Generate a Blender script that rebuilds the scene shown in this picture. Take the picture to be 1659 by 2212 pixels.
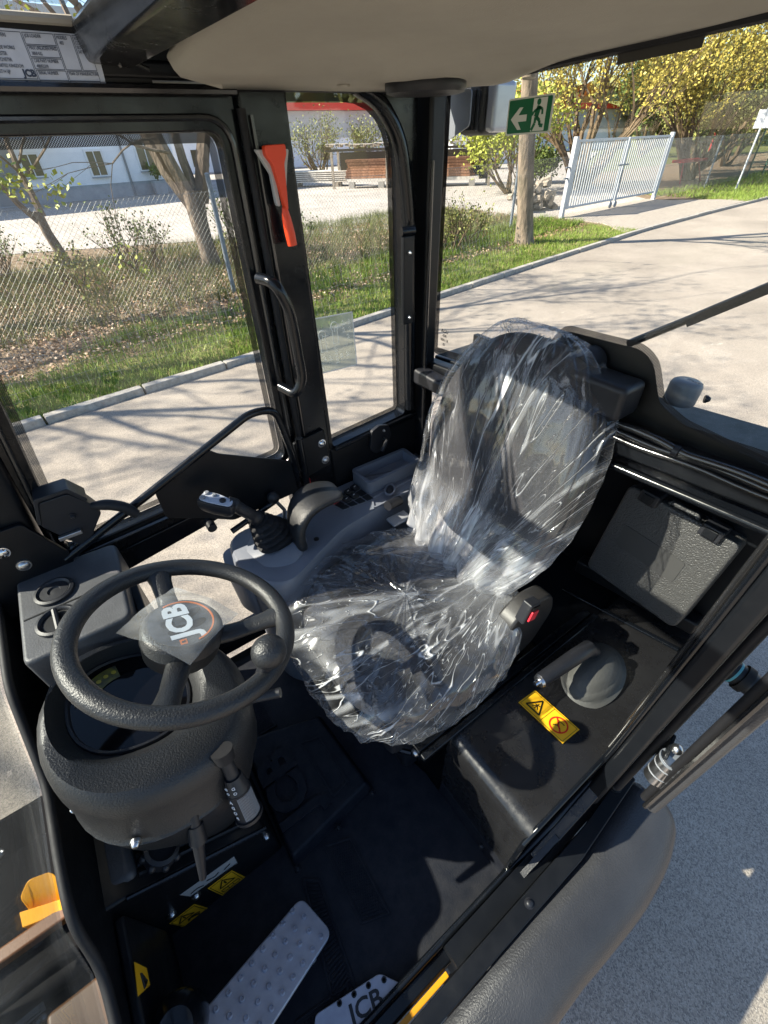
import bpy, bmesh, math, random
import numpy as np
from mathutils import Vector, Matrix, noise, Quaternion
random.seed(7); rng = np.random.default_rng(7)
for o in list(bpy.data.objects): bpy.data.objects.remove(o)
S = bpy.context.scene; COL = S.collection
PI = math.pi; R = math.radians

# ------------------------------------------------------------------ camera
cam = bpy.data.cameras.new('camera'); co = bpy.data.objects.new('camera', cam); COL.objects.link(co)
cam.sensor_fit = 'VERTICAL'; cam.sensor_height = 24.0; cam.lens = 942/2212*24; cam.clip_start = .02; cam.clip_end = 2000
M = Matrix(((0.81265969, 0.39639728, -0.42714567), (-0.58212846, 0.51868575, -0.62617214), (-0.02665856, 0.75751851, 0.65226914)))
co.matrix_world = Matrix.Translation((0, 0, 2.15)) @ M.to_4x4()
S.camera = co
# ------------------------------------------------------------------ sky, sun, exposure
SUN_EL = R(37.5); sdir = Vector((-.87, .49, 0)).normalized()      # horizontal direction towards the sun
W = bpy.data.worlds.new('World'); S.world = W; W.use_nodes = True
nt = W.node_tree; bg = nt.nodes['Background']
sky = nt.nodes.new('ShaderNodeTexSky'); sky.sky_type = 'NISHITA'; sky.sun_disc = False
sky.sun_elevation = SUN_EL; sky.sun_rotation = math.atan2(sdir.x, sdir.y); sky.air_density = 1.0; sky.dust_density = .6; sky.ozone_density = 2.5
nt.links.new(sky.outputs[0], bg.inputs[0]); bg.inputs[1].default_value = .085
sl = bpy.data.lights.new('sun', 'SUN'); sl.energy = 5.0; sl.angle = R(.53); sl.color = (1, .905, .76)
so = bpy.data.objects.new('sun', sl); COL.objects.link(so)
sv = Vector((sdir.x*math.cos(SUN_EL), sdir.y*math.cos(SUN_EL), math.sin(SUN_EL)))
so.rotation_euler = sv.to_track_quat('Z', 'Y').to_euler()
S.view_settings.view_transform = 'Standard'; S.view_settings.look = 'None'; S.view_settings.gamma = 1
S.view_settings.exposure = 1.58; S.view_settings.use_curve_mapping = False
S.render.engine = 'CYCLES'; S.cycles.max_bounces = 8; S.cycles.transparent_max_bounces = 24

# ------------------------------------------------------------------ materials
def nodes(name):
    m = bpy.data.materials.new(name); m.use_nodes = True
    return m, m.node_tree, m.node_tree.nodes, m.node_tree.links, m.node_tree.nodes['Principled BSDF']
def mat(name, col, rough=.5, spec=.5, metal=0, bump=0, bscale=300, var=0, vscale=8, coat=0, col2=None, dirt=0, stretch=None, bdist=.001, detail=4):
    m, t, N, L, p = nodes(name)
    p.inputs['Base Color'].default_value = (*col, 1); p.inputs['Roughness'].default_value = rough
    p.inputs['Specular IOR Level'].default_value = spec; p.inputs['Metallic'].default_value = metal
    p.inputs['Coat Weight'].default_value = coat; p.inputs['Coat Roughness'].default_value = .08
    tc = N.new('ShaderNodeTexCoord'); src = tc.outputs['Object']
    if stretch:
        mp = N.new('ShaderNodeMapping'); mp.inputs['Scale'].default_value = stretch; L.new(src, mp.inputs[0]); src = mp.outputs[0]
    if var or col2:
        n = N.new('ShaderNodeTexNoise'); n.inputs['Scale'].default_value = vscale; n.inputs['Detail'].default_value = 6; n.inputs['Roughness'].default_value = .65
        L.new(src, n.inputs['Vector'])
        r = N.new('ShaderNodeValToRGB'); L.new(n.outputs[0], r.inputs[0])
        c2 = col2 or tuple(min(1, c*(1+var)) for c in col)
        c1 = col if col2 else tuple(c*(1-var) for c in col)
        r.color_ramp.elements[0].position = .35; r.color_ramp.elements[1].position = .65
        r.color_ramp.elements[0].color = (*c1, 1); r.color_ramp.elements[1].color = (*c2, 1)
        L.new(r.outputs[0], p.inputs['Base Color'])
    if dirt:
        n = N.new('ShaderNodeTexNoise'); n.inputs['Scale'].default_value = 14; n.inputs['Detail'].default_value = 8; n.inputs['Roughness'].default_value = .75
        L.new(tc.outputs['Object'], n.inputs['Vector'])
        mr = N.new('ShaderNodeMapRange'); L.new(n.outputs[0], mr.inputs[0]); mr.inputs[1].default_value = .4; mr.inputs[2].default_value = .75
        mr.inputs[3].default_value = rough; mr.inputs[4].default_value = min(1, rough+dirt); L.new(mr.outputs[0], p.inputs['Roughness'])
    if bump:
        n = N.new('ShaderNodeTexNoise'); n.inputs['Scale'].default_value = bscale; n.inputs['Detail'].default_value = detail
        L.new(src, n.inputs['Vector']); b = N.new('ShaderNodeBump'); b.inputs['Strength'].default_value = bump; b.inputs['Distance'].default_value = bdist
        L.new(n.outputs[0], b.inputs['Height']); L.new(b.outputs[0], p.inputs['Normal'])
    return m
def speckle(name, c1, c2, c3, scale, rough=.9, bump=.5, big=1.2, bd=.004):
    m, t, N, L, p = nodes(name); p.inputs['Roughness'].default_value = rough; p.inputs['Specular IOR Level'].default_value = .25
    tc = N.new('ShaderNodeTexCoord')
    v = N.new('ShaderNodeTexVoronoi'); v.inputs['Scale'].default_value = scale; L.new(tc.outputs['Object'], v.inputs['Vector'])
    r = N.new('ShaderNodeValToRGB'); L.new(v.outputs['Color'], r.inputs[0]); e = r.color_ramp.elements
    e[0].color = (*c1, 1); e[0].position = .15; e[1].color = (*c3, 1); e[1].position = .95; k = e.new(.5); k.color = (*c2, 1)
    n = N.new('ShaderNodeTexNoise'); n.inputs['Scale'].default_value = big; n.inputs['Detail'].default_value = 9; n.inputs['Roughness'].default_value = .62; L.new(tc.outputs['Object'], n.inputs['Vector'])
    mr = N.new('ShaderNodeMapRange'); L.new(n.outputs[0], mr.inputs[0]); mr.inputs[1].default_value = .3; mr.inputs[2].default_value = .7; mr.inputs[3].default_value = .74; mr.inputs[4].default_value = 1.14
    mx = N.new('ShaderNodeVectorMath'); mx.operation = 'SCALE'; L.new(r.outputs[0], mx.inputs[0]); L.new(mr.outputs[0], mx.inputs['Scale']); L.new(mx.outputs[0], p.inputs['Base Color'])
    b = N.new('ShaderNodeBump'); b.inputs['Strength'].default_value = bump; b.inputs['Distance'].default_value = bd; L.new(v.outputs['Distance'], b.inputs['Height']); L.new(b.outputs[0], p.inputs['Normal'])
    return m
def cracks(m):
    N, L = m.node_tree.nodes, m.node_tree.links; p = N['Principled BSDF']; src = p.inputs['Base Color'].links[0].from_socket
    tc = N.new('ShaderNodeTexCoord'); n = N.new('ShaderNodeTexNoise'); n.inputs['Scale'].default_value = .9; n.inputs['Detail'].default_value = 7; L.new(tc.outputs['Object'], n.inputs['Vector'])
    ad = N.new('ShaderNodeMixRGB'); ad.blend_type = 'ADD'; ad.inputs[0].default_value = 1.1; L.new(tc.outputs['Object'], ad.inputs[1]); L.new(n.outputs['Color'], ad.inputs[2])
    v = N.new('ShaderNodeTexVoronoi'); v.feature = 'DISTANCE_TO_EDGE'; v.inputs['Scale'].default_value = .22; L.new(ad.outputs[0], v.inputs['Vector'])
    mr = N.new('ShaderNodeMapRange'); L.new(v.outputs['Distance'], mr.inputs[0]); mr.inputs[1].default_value = .0; mr.inputs[2].default_value = .0035; mr.inputs[3].default_value = .45; mr.inputs[4].default_value = 1
    s = N.new('ShaderNodeVectorMath'); s.operation = 'SCALE'; L.new(src, s.inputs[0]); L.new(mr.outputs[0], s.inputs['Scale']); L.new(s.outputs[0], p.inputs['Base Color'])
def glassy(name, tint=(.975, .985, .98), dust=.006, rough=0.0, refl=1.0):
    m, t, N, L, p = nodes(name); out = N['Material Output']; N.remove(p)
    tr = N.new('ShaderNodeBsdfTransparent'); tr.inputs[0].default_value = (*tint, 1)
    gl = N.new('ShaderNodeBsdfGlossy'); gl.inputs['Roughness'].default_value = rough; gl.inputs['Color'].default_value = (refl, refl, refl, 1)
    df = N.new('ShaderNodeBsdfDiffuse'); df.inputs[0].default_value = (.7, .7, .68, 1)
    lw = N.new('ShaderNodeLayerWeight'); pw = N.new('ShaderNodeMath'); pw.operation = 'POWER'; pw.inputs[1].default_value = 5; L.new(lw.outputs['Facing'], pw.inputs[0])
    ma = N.new('ShaderNodeMath'); ma.operation = 'MULTIPLY_ADD'; ma.inputs[1].default_value = .9; ma.inputs[2].default_value = .022; L.new(pw.outputs[0], ma.inputs[0])
    n = N.new('ShaderNodeTexNoise'); n.inputs['Scale'].default_value = 9; n.inputs['Detail'].default_value = 8; tc = N.new('ShaderNodeTexCoord'); L.new(tc.outputs['Object'], n.inputs['Vector'])
    mr = N.new('ShaderNodeMapRange'); L.new(n.outputs[0], mr.inputs[0]); mr.inputs[1].default_value = .35; mr.inputs[2].default_value = .8; mr.inputs[3].default_value = dust*.3; mr.inputs[4].default_value = dust*2
    m1 = N.new('ShaderNodeMixShader'); L.new(mr.outputs[0], m1.inputs[0]); L.new(tr.outputs[0], m1.inputs[1]); L.new(df.outputs[0], m1.inputs[2])
    m2 = N.new('ShaderNodeMixShader'); L.new(ma.outputs[0], m2.inputs[0]); L.new(m1.outputs[0], m2.inputs[1]); L.new(gl.outputs[0], m2.inputs[2])
    L.new(m2.outputs[0], out.inputs[0]); return m
def fritmat():
    m, t, N, L, p = nodes('ceramic_dots'); out = N['Material Output']; p.inputs['Base Color'].default_value = (.01, .01, .012, 1); p.inputs['Roughness'].default_value = .3
    tc = N.new('ShaderNodeTexCoord'); sx = N.new('ShaderNodeSeparateXYZ'); L.new(tc.outputs['Object'], sx.inputs[0])
    def sin(a, add=None):
        q = N.new('ShaderNodeMath'); q.operation = 'ADD'; L.new(a, q.inputs[0])
        if add: L.new(add, q.inputs[1])
        else: q.inputs[1].default_value = 0
        w = N.new('ShaderNodeMath'); w.operation = 'MULTIPLY'; w.inputs[1].default_value = 1500; L.new(q.outputs[0], w.inputs[0])
        s = N.new('ShaderNodeMath'); s.operation = 'SINE'; L.new(w.outputs[0], s.inputs[0]); return s.outputs[0]
    a = sin(sx.outputs[0], sx.outputs[1]); b = sin(sx.outputs[2])
    ml = N.new('ShaderNodeMath'); ml.operation = 'MULTIPLY'; L.new(a, ml.inputs[0]); L.new(b, ml.inputs[1])
    gt = N.new('ShaderNodeMath'); gt.operation = 'GREATER_THAN'; gt.inputs[1].default_value = 0; L.new(ml.outputs[0], gt.inputs[0])
    tr = N.new('ShaderNodeBsdfTransparent'); mx = N.new('ShaderNodeMixShader'); L.new(gt.outputs[0], mx.inputs[0]); L.new(tr.outputs[0], mx.inputs[1]); L.new(p.outputs[0], mx.inputs[2]); L.new(mx.outputs[0], out.inputs[0])
    return m
def filmmat(name, base=.1, folds=.6, stretch=(6, 6, 6), sc=3.5):
    m, t, N, L, p = nodes(name); out = N['Material Output']
    p.inputs['Base Color'].default_value = (.86, .88, .92, 1); p.inputs['Roughness'].default_value = .22; p.inputs['Specular IOR Level'].default_value = .9
    p.inputs['Coat Weight'].default_value = .6; p.inputs['Coat Roughness'].default_value = .1
    tr = N.new('ShaderNodeBsdfTransparent'); tr.inputs[0].default_value = (.97, .97, .98, 1)
    gl = N.new('ShaderNodeBsdfGlossy'); gl.inputs['Roughness'].default_value = .09
    tl = N.new('ShaderNodeBsdfTranslucent'); tl.inputs[0].default_value = (.7, .72, .76, 1)
    pm = N.new('ShaderNodeMixShader'); pm.inputs[0].default_value = .3; L.new(p.outputs[0], pm.inputs[1]); L.new(tl.outputs[0], pm.inputs[2])
    tc = N.new('ShaderNodeTexCoord'); mp = N.new('ShaderNodeMapping'); mp.inputs['Scale'].default_value = stretch; L.new(tc.outputs['UV'], mp.inputs[0])
    def ridge(scale, w, dist=.6):
        n = N.new('ShaderNodeTexNoise'); n.inputs['Scale'].default_value = scale; n.inputs['Detail'].default_value = 2.2; n.inputs['Distortion'].default_value = dist; n.inputs['Roughness'].default_value = .55
        L.new(mp.outputs[0], n.inputs['Vector'])
        s = N.new('ShaderNodeMath'); s.operation = 'SUBTRACT'; s.inputs[1].default_value = .5; L.new(n.outputs[0], s.inputs[0])
        a = N.new('ShaderNodeMath'); a.operation = 'ABSOLUTE'; L.new(s.outputs[0], a.inputs[0])
        r = N.new('ShaderNodeMapRange'); L.new(a.outputs[0], r.inputs[0]); r.inputs[1].default_value = 0; r.inputs[2].default_value = w; r.inputs[3].default_value = 1; r.inputs[4].default_value = 0; r.interpolation_type = 'SMOOTHERSTEP'
        return r.outputs[0]
    r1 = ridge(sc, .014, .3); r2 = ridge(sc*2.6, .014, .5); r3 = ridge(sc*.5, .035, .3)
    big = N.new('ShaderNodeTexNoise'); big.inputs['Scale'].default_value = sc*.5; L.new(mp.outputs[0], big.inputs['Vector'])
    at = N.new('ShaderNodeAttribute'); at.attribute_name = 'layers'
    def math2(op, a, b):
        q = N.new('ShaderNodeMath'); q.operation = op
        for i, v in enumerate((a, b)):
            if isinstance(v, (int, float)): q.inputs[i].default_value = v
            else: L.new(v, q.inputs[i])
        return q.outputs[0]
    s = math2('ADD', math2('MULTIPLY', r1, folds), math2('MULTIPLY', r2, folds*.55))
    s = math2('ADD', s, math2('MULTIPLY', r3, folds*.3))
    bg2 = N.new('ShaderNodeMapRange'); L.new(big.outputs[0], bg2.inputs[0]); bg2.inputs[1].default_value = .42; bg2.inputs[2].default_value = .7; bg2.inputs[3].default_value = .30; bg2.inputs[4].default_value = 1.5
    s = math2('MULTIPLY', s, bg2.outputs[0])
    s = math2('ADD', s, at.outputs['Fac'])
    lw = N.new('ShaderNodeLayerWeight'); pw = math2('POWER', lw.outputs['Facing'], 3)
    s = math2('ADD', math2('ADD', s, base), math2('MULTIPLY', pw, .28)); s = math2('MINIMUM', s, .93)
    bp = N.new('ShaderNodeBump'); bp.inputs['Strength'].default_value = 1; bp.inputs['Distance'].default_value = .012
    L.new(math2('ADD', math2('MULTIPLY', r1, .6), math2('MULTIPLY', r2, .5)), bp.inputs['Height'])
    for q in (p, gl, tl): L.new(bp.outputs[0], q.inputs['Normal'])
    m1 = N.new('ShaderNodeMixShader'); L.new(s, m1.inputs[0]); L.new(tr.outputs[0], m1.inputs[1]); L.new(pm.outputs[0], m1.inputs[2])
    gf = math2('ADD', math2('MULTIPLY', pw, .22), .06)
    m2 = N.new('ShaderNodeMixShader'); L.new(gf, m2.inputs[0]); L.new(m1.outputs[0], m2.inputs[1]); L.new(gl.outputs[0], m2.inputs[2])
    L.new(m2.outputs[0], out.inputs[0]); return m

PAINT = mat('black_gloss_paint', (.004, .005, .007), .15, .32, dirt=.22, coat=.14, bump=.1, bscale=40, bdist=.002)
SATIN = mat('black_satin_paint', (.005, .006, .008), .34, .3, dirt=.2, bump=.12, bscale=90)
TEX = mat('black_grained_plastic', (.014, .015, .017), .42, .5, bump=.75, bscale=330, bdist=.0016, detail=2)
PLAST = mat('dark_plastic', (.013, .014, .018), .4, .4, bump=.3, bscale=500, bdist=.0008, dirt=.15)
RUB = mat('rubber', (.008, .008, .010), .6, .35, bump=.25, bscale=120, dirt=.15)
MAT = mat('floor_mat_rubber', (.006, .008, .014), .55, .25, bump=.5, bscale=260, bdist=.0015, col2=(.016, .017, .022), vscale=26, dirt=.3)
GREY = mat('grey_moulded_plastic', (.15, .165, .20), .42, .45, bump=.3, bscale=420, bdist=.0008, var=.08, vscale=3)
LGREY = mat('light_grey_plastic', (.22, .23, .25), .45)
LINING = mat('beige_headliner', (.36, .335, .285), .85, .2, bump=.4, bscale=500, bdist=.0012, var=.06, vscale=4)
FENDER = mat('fender_plastic', (.034, .035, .039), .42, .45, bump=1, bscale=260, bdist=.0014, var=.12, vscale=9)
DASH = mat('dash_box_plastic', (.06, .062, .068), .5, .4, bump=.5, bscale=260, bdist=.0012, var=.18, vscale=12)
STEEL = mat('zinc_steel', (.55, .56, .58), .3, .5, metal=1, bump=.2, bscale=90)
CHROME = mat('bright_steel', (.75, .77, .8), .12, .5, metal=1)
PEDAL = mat('anodised_pedal', (.36, .37, .43), .4, .5, metal=.45, bump=.35, bscale=400, bdist=.0008, var=.12, vscale=14)
FABRIC = mat('seat_fabric', (.032, .033, .038), .75, .35, bump=.8, bscale=500, bdist=.002, var=.3, vscale=160)
YEL = mat('sticker_yellow', (.78, .42, .015), .35, .5)
BLK = mat('print_black', (.006, .006, .006), .4)
WHT = mat('print_white', (.75, .76, .78), .4)
REDP = mat('print_red', (.62, .012, .01), .4)
MACH = mat('machine_yellow', (.75, .33, .01), .35, .5, coat=.2, dirt=.2)
ORG = mat('hammer_orange', (.72, .055, .012), .42, .5, bump=.1, bscale=60)
HGREY = mat('hammer_grey', (.42, .43, .43), .45)
BRED = mat('buckle_red', (.75, .03, .05), .35, .6)
GREEN = mat('sign_green', (.004, .13, .05), .4)
SIGNW = mat('sign_white', (.66, .68, .62), .4)
PLATE = mat('plate_silver', (.50, .54, .62), .38, .5, metal=.1, var=.05, vscale=30)
PRINTG = mat('print_dark_blue', (.03, .05, .09), .5)
LABEL = mat('label_silver', (.33, .35, .38), .4, .5, metal=.2)
GLASS = glassy('window_glass'); DGLASS = glassy('windscreen_glass', (.91, .94, .94), .03); FRIT = fritmat()
DIAL = mat('dial_black', (.003, .003, .004), .06, .3)
FILM1 = filmmat('clear_plastic_film_back', .01, 1.0, (15, 1.5, 1), 1.0)
FILM2 = filmmat('clear_plastic_film_seat', .01, 1.0, (3.2, 15, 1), 1.0)
FILM3 = glassy('milky_film', (.86, .90, .92), .20, .2)
CABLE = mat('cable_sleeve', (.012, .012, .013), .22, .6, coat=.5, bump=.4, bscale=60)
LENS = mat('lamp_lens', (.35, .37, .42), .15, .7, coat=1)
LAMPG = mat('lamp_housing_grey', (.16, .175, .20), .45, bump=.2, bscale=200)
ASPH = speckle('asphalt', (.19, .17, .15), (.335, .29, .24), (.44, .39, .33), 250, bump=.35, big=.55)

YARD = speckle('yard_gravel', (.24, .22, .20), (.42, .385, .345), (.58, .54, .49), 30, big=.5)
KERB = mat('kerb_concrete', (.34, .32, .29), .85, .2, bump=.6, bscale=60, bdist=.004, var=.2, vscale=20)
SOIL = mat('verge_soil', (.10, .15, .03), .95, .1, bump=.9, bscale=18, bdist=.05, col2=(.20, .17, .08), vscale=3)
LITTER = mat('leaf_litter_ground', (.16, .115, .075), .95, .1, bump=1, bscale=25, bdist=.05, col2=(.30, .23, .16), vscale=5)
FIELD = mat('far_grass', (.09, .12, .03), .95, .1, col2=(.17, .16, .07), vscale=.6)
def leafm(n, c, v=.35): 
    m = mat(n, c, .55, .3, var=v, vscale=9)
    p = m.node_tree.nodes['Principled BSDF']; return m
GRASS = leafm('grass_blades', (.17, .25, .035), .3); DRY = leafm('dry_leaves', (.30, .19, .115), .5)
LEAFG = leafm('spring_leaves', (.30, .33, .05)); LEAFY = leafm('yellow_blossom', (.44, .36, .075), .4)
MATT = mat('matt_black', (.006, .006, .007), .8, .1); LEAFD = leafm('hedge_leaves', (.10, .14, .03), .5); LEAFO = leafm('olive_leaves', (.20, .21, .06), .5); TWIG = mat('twigs', (.15, .11, .07), .9, .1, var=.3, vscale=5)
BARK = mat('bark', (.13, .105, .085), .9, .15, bump=1, bscale=22, bdist=.03, col2=(.26, .21, .165), vscale=9, stretch=(1, 1, .25))
PALEBARK = mat('pale_bark', (.30, .235, .175), .9, .15, bump=1, bscale=20, bdist=.025, col2=(.14, .12, .09), vscale=8, stretch=(1, 1, .3))
WIRE = mat('fence_wire', (.24, .25, .24), .5, .5, metal=.4)
POSTM = mat('post_grey_paint', (.17, .20, .235), .5, bump=.3, bscale=60, var=.2, vscale=20)
GALV = mat('galvanised_white', (.46, .49, .52), .45, .5, metal=.1, var=.08, vscale=5)
WALLW = mat('white_render', (.83, .85, .89), .85, .2, bump=.3, bscale=30, bdist=.005, var=.04, vscale=1.5)
WALLG = mat('grey_plinth', (.34, .36, .39), .85, .2, var=.1, vscale=3)
PANEG = mat('dark_pane', (.10, .09, .06), .12, .6)
ROOFR = mat('red_fascia', (.62, .05, .025), .5); CLAD = mat('grey_cladding', (.42, .44, .45), .6, var=.06, vscale=2)
WOOD = mat('weathered_wood', (.30, .26, .21), .85, .2, var=.35, vscale=9, bump=.5, bscale=30, bdist=.01)
WOODR = mat('red_brown_planks', (.33, .17, .10), .8, .2, var=.35, vscale=9, bump=.4, bscale=30, bdist=.01)
WOODP = mat('pale_planks', (.62, .58, .52), .8, .2, var=.2, vscale=9); DARKW = mat('dark_wood', (.05, .042, .035), .9, .2)

# ------------------------------------------------------------------ helpers
def tag(o, label=None, cat=None, group=None, kind=None):
    for k, v in (('label', label), ('category', cat), ('group', group), ('kind', kind)):
        if v: o[k] = v
    return o
def empty(name, loc=(0, 0, 0), parent=None):
    o = bpy.data.objects.new(name, None); COL.objects.link(o); o.location = loc; o.empty_display_size = .05
    if parent: o.parent = parent
    return o
class G:
    def __init__(s): s.v = []; s.f = []
    def add(s, V, F):
        n = len(s.v); s.v += [tuple(p) for p in V]; s.f += [tuple(i+n for i in f) for f in F]; return s
    def box(s, x, y, z, Mx=None):
        V = [Vector((a, b, c)) for c in z for b in y for a in x]
        if Mx: V = [Mx @ p for p in V]
        return s.add(V, [(0, 2, 3, 1), (4, 5, 7, 6), (0, 1, 5, 4), (2, 6, 7, 3), (0, 4, 6, 2), (1, 3, 7, 5)])
    def beam(s, a, b, w, h, up=(0, 0, 1)):
        a = Vector(a); b = Vector(b); d = (b-a).normalized(); u = Vector(up); r = d.cross(u).normalized(); u = r.cross(d)
        V = [q + r*i*w/2 + u*j*h/2 for q in (a, b) for i, j in ((-1, -1), (1, -1), (1, 1), (-1, 1))]
        return s.add(V, [(3, 2, 1, 0), (4, 5, 6, 7), (0, 1, 5, 4), (1, 2, 6, 5), (2, 3, 7, 6), (3, 0, 4, 7)])
    def tube(s, pts, r, n=8, cap=True):
        P = [Vector(p) for p in pts]; rs = list(np.interp(np.linspace(0, 1, len(P)), np.linspace(0, 1, len(r)), r)) if isinstance(r, (list, tuple)) else [r]*len(P)
        T = [((P[min(i+1, len(P)-1)]-P[max(i-1, 0)]).normalized()) for i in range(len(P))]
        u = T[0].orthogonal().normalized(); V = []
        for i, p in enumerate(P):
            if i: u = (u - T[i]*u.dot(T[i])); u = u.normalized() if u.length > 1e-6 else T[i].orthogonal().normalized()
            w = T[i].cross(u)
            V += [p + (u*math.cos(a)+w*math.sin(a))*rs[i] for a in (2*PI*k/n for k in range(n))]
        F = [(i*n+k, i*n+(k+1) % n, (i+1)*n+(k+1) % n, (i+1)*n+k) for i in range(len(P)-1) for k in range(n)]
        if cap: F += [tuple(range(n-1, -1, -1)), tuple((len(P)-1)*n+k for k in range(n))]
        return s.add(V, F)
    def prism(s, poly, d):
        P = [Vector(p) for p in poly]; d = Vector(d); n = len(P)
        return s.add(P+[p+d for p in P], [tuple(range(n-1, -1, -1)), tuple(range(n, 2*n))]+[(i, (i+1) % n, n+(i+1) % n, n+i) for i in range(n)])
    def ring(s, A, B, d):
        n = len(A); d = Vector(d); V = [Vector(p) for p in A]+[Vector(p) for p in B]; V += [p+d for p in V]; F = []
        for i in range(n):
            j = (i+1) % n
            F += [(i, j, n+j, n+i), (2*n+i, 3*n+i, 3*n+j, 2*n+j), (i, 2*n+i, 2*n+j, j), (n+i, n+j, 3*n+j, 3*n+i)]
        return s.add(V, F)
    def loft(s, rings, cap0=True, cap1=True, closed=True):
        n = len(rings[0]); V = [p for r in rings for p in r]; m = n if closed else n-1
        F = [(i*n+k, i*n+(k+1) % n, (i+1)*n+(k+1) % n, (i+1)*n+k) for i in range(len(rings)-1) for k in range(m)]
        if cap0: F.append(tuple(range(n-1, -1, -1)))
        if cap1: F.append(tuple((len(rings)-1)*n+k for k in range(n)))
        return s.add(V, F)
    def lathe(s, prof, o=(0, 0, 0), axis=(0, 0, 1), n=24, sx=1, sy=1, xd=None):
        o = Vector(o); w = Vector(axis).normalized(); u = Vector(xd) if xd else w.orthogonal(); u = (u-w*u.dot(w)).normalized(); v = w.cross(u)
        return s.loft([[o+w*z+u*(r*sx*math.cos(2*PI*k/n))+v*(r*sy*math.sin(2*PI*k/n)) for k in range(n)] for r, z in prof])
    def ball(s, c, r, n=14, sz=1): 
        return s.lathe([(max(1e-4, r*math.sin(PI*i/n)), -r*sz*math.cos(PI*i/n)) for i in range(n+1)], c, n=n*2)
    def mesh(s, name):
        me = bpy.data.meshes.new(name); me.from_pydata([tuple(p) for p in s.v], [], s.f); me.validate(); me.update(); return me
    def obj(s, name, m, parent=None, smooth=False, bevel=0, seg=2, sub=0, **kw):
        me = s.mesh(name); bm = bmesh.new(); bm.from_mesh(me); bmesh.ops.recalc_face_normals(bm, faces=bm.faces); bm.to_mesh(me); bm.free()
        o = bpy.data.objects.new(name, me); COL.objects.link(o); me.materials.append(m)
        if parent: o.parent = parent
        if smooth or bevel:
            for p in me.polygons: p.use_smooth = True
            if hasattr(me, 'set_sharp_from_angle'): me.set_sharp_from_angle(angle=R(42))
        if bevel:
            b = o.modifiers.new('b', 'BEVEL'); b.width = bevel; b.segments = seg; b.limit_method = 'ANGLE'; b.angle_limit = R(40); b.harden_normals = True
        if sub:
            q = o.modifiers.new('s', 'SUBSURF'); q.levels = q.render_levels = sub
        return tag(o, **kw)
def rnd(pts, r=.02, seg=4):
    P = [Vector(p) for p in pts]; out = []; n = len(P); rr = r if isinstance(r, (list, tuple)) else [r]*n
    for i, p in enumerate(P):
        a = P[i-1]-p; b = P[(i+1) % n]-p; q = min(rr[i], a.length*.48, b.length*.48); s0 = p+a.normalized()*q; s1 = p+b.normalized()*q
        for k in range(seg+1):
            t = k/seg; out.append(s0*(1-t)**2+p*2*t*(1-t)+s1*t*t)
    return out
def smoothpath(pts, r=.03, seg=5):
    P = [Vector(p) for p in pts]; out = [P[0]]
    for i in range(1, len(P)-1):
        p = P[i]; a = P[i-1]-p; b = P[i+1]-p; q = min(r, a.length*.45, b.length*.45); s0 = p+a.normalized()*q; s1 = p+b.normalized()*q
        for k in range(seg+1):
            t = k/seg; out.append(s0*(1-t)**2+p*2*t*(1-t)+s1*t*t)
    return out+[P[-1]]
def inset(pts, d):
    P = [Vector(p) for p in pts]; c = sum(P, Vector())/len(P); nrm = Vector()
    for i in range(len(P)): nrm += (P[i]-c).cross(P[(i+1) % len(P)]-c)
    nrm.normalize(); out = []
    for i, p in enumerate(P):
        a = (p-P[i-1]); b = (P[(i+1) % len(P)]-p)
        a = a.normalized() if a.length > 1e-7 else b.normalized(); b = b.normalized() if b.length > 1e-7 else a
        na = nrm.cross(a); nb = nrm.cross(b); m = (na+nb)
        m = m.normalized() if m.length > 1e-6 else na
        out.append(p + m*d/max(.4, m.dot(na)))
    return out
def text(name, s, size, m, parent, org, xd, yd, bold=0, ext=.0004, align='CENTER', sx=1, shear=0):
    c = bpy.data.curves.new(name, 'FONT'); c.body = s; c.size = size; c.extrude = ext; c.offset = bold; c.align_x = align; c.align_y = 'CENTER'; c.resolution_u = 3; c.shear = shear
    t = bpy.data.objects.new(name, c); COL.objects.link(t); bpy.context.view_layer.update()
    me = bpy.data.meshes.new_from_object(t.evaluated_get(bpy.context.evaluated_depsgraph_get())); bpy.data.objects.remove(t)
    o = bpy.data.objects.new(name, me); COL.objects.link(o); me.materials.clear(); me.materials.append(m)
    x = Vector(xd).normalized(); y = Vector(yd); y = (y-x*y.dot(x)).normalized(); z = x.cross(y)
    me.transform(Matrix.Translation(Vector(org)) @ Matrix((x*sx, y, z)).transposed().to_4x4())
    if parent: o.parent = parent
    return o
def cp(o, loc=None, parent=None, mw=None):
    c = o.copy(); COL.objects.link(c)
    if parent is not None: c.parent = parent
    if mw is not None: c.matrix_local = mw
    elif loc is not None: c.location = loc
    return c
def fastmesh(name, V, F, m, uv=None):           # V (n,3), F (k,nside) arrays
    me = bpy.data.meshes.new(name); V = np.asarray(V, dtype=np.float32); F = np.asarray(F, dtype=np.int32); k, ns = F.shape
    me.vertices.add(len(V)); me.vertices.foreach_set('co', V.ravel()); me.loops.add(k*ns); me.loops.foreach_set('vertex_index', F.ravel())
    me.polygons.add(k); me.polygons.foreach_set('loop_start', np.arange(0, k*ns, ns, dtype=np.int32)); me.polygons.foreach_set('loop_total', np.full(k, ns, dtype=np.int32))
    me.update(calc_edges=True); me.materials.append(m)
    o = bpy.data.objects.new(name, me); COL.objects.link(o); return o

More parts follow.
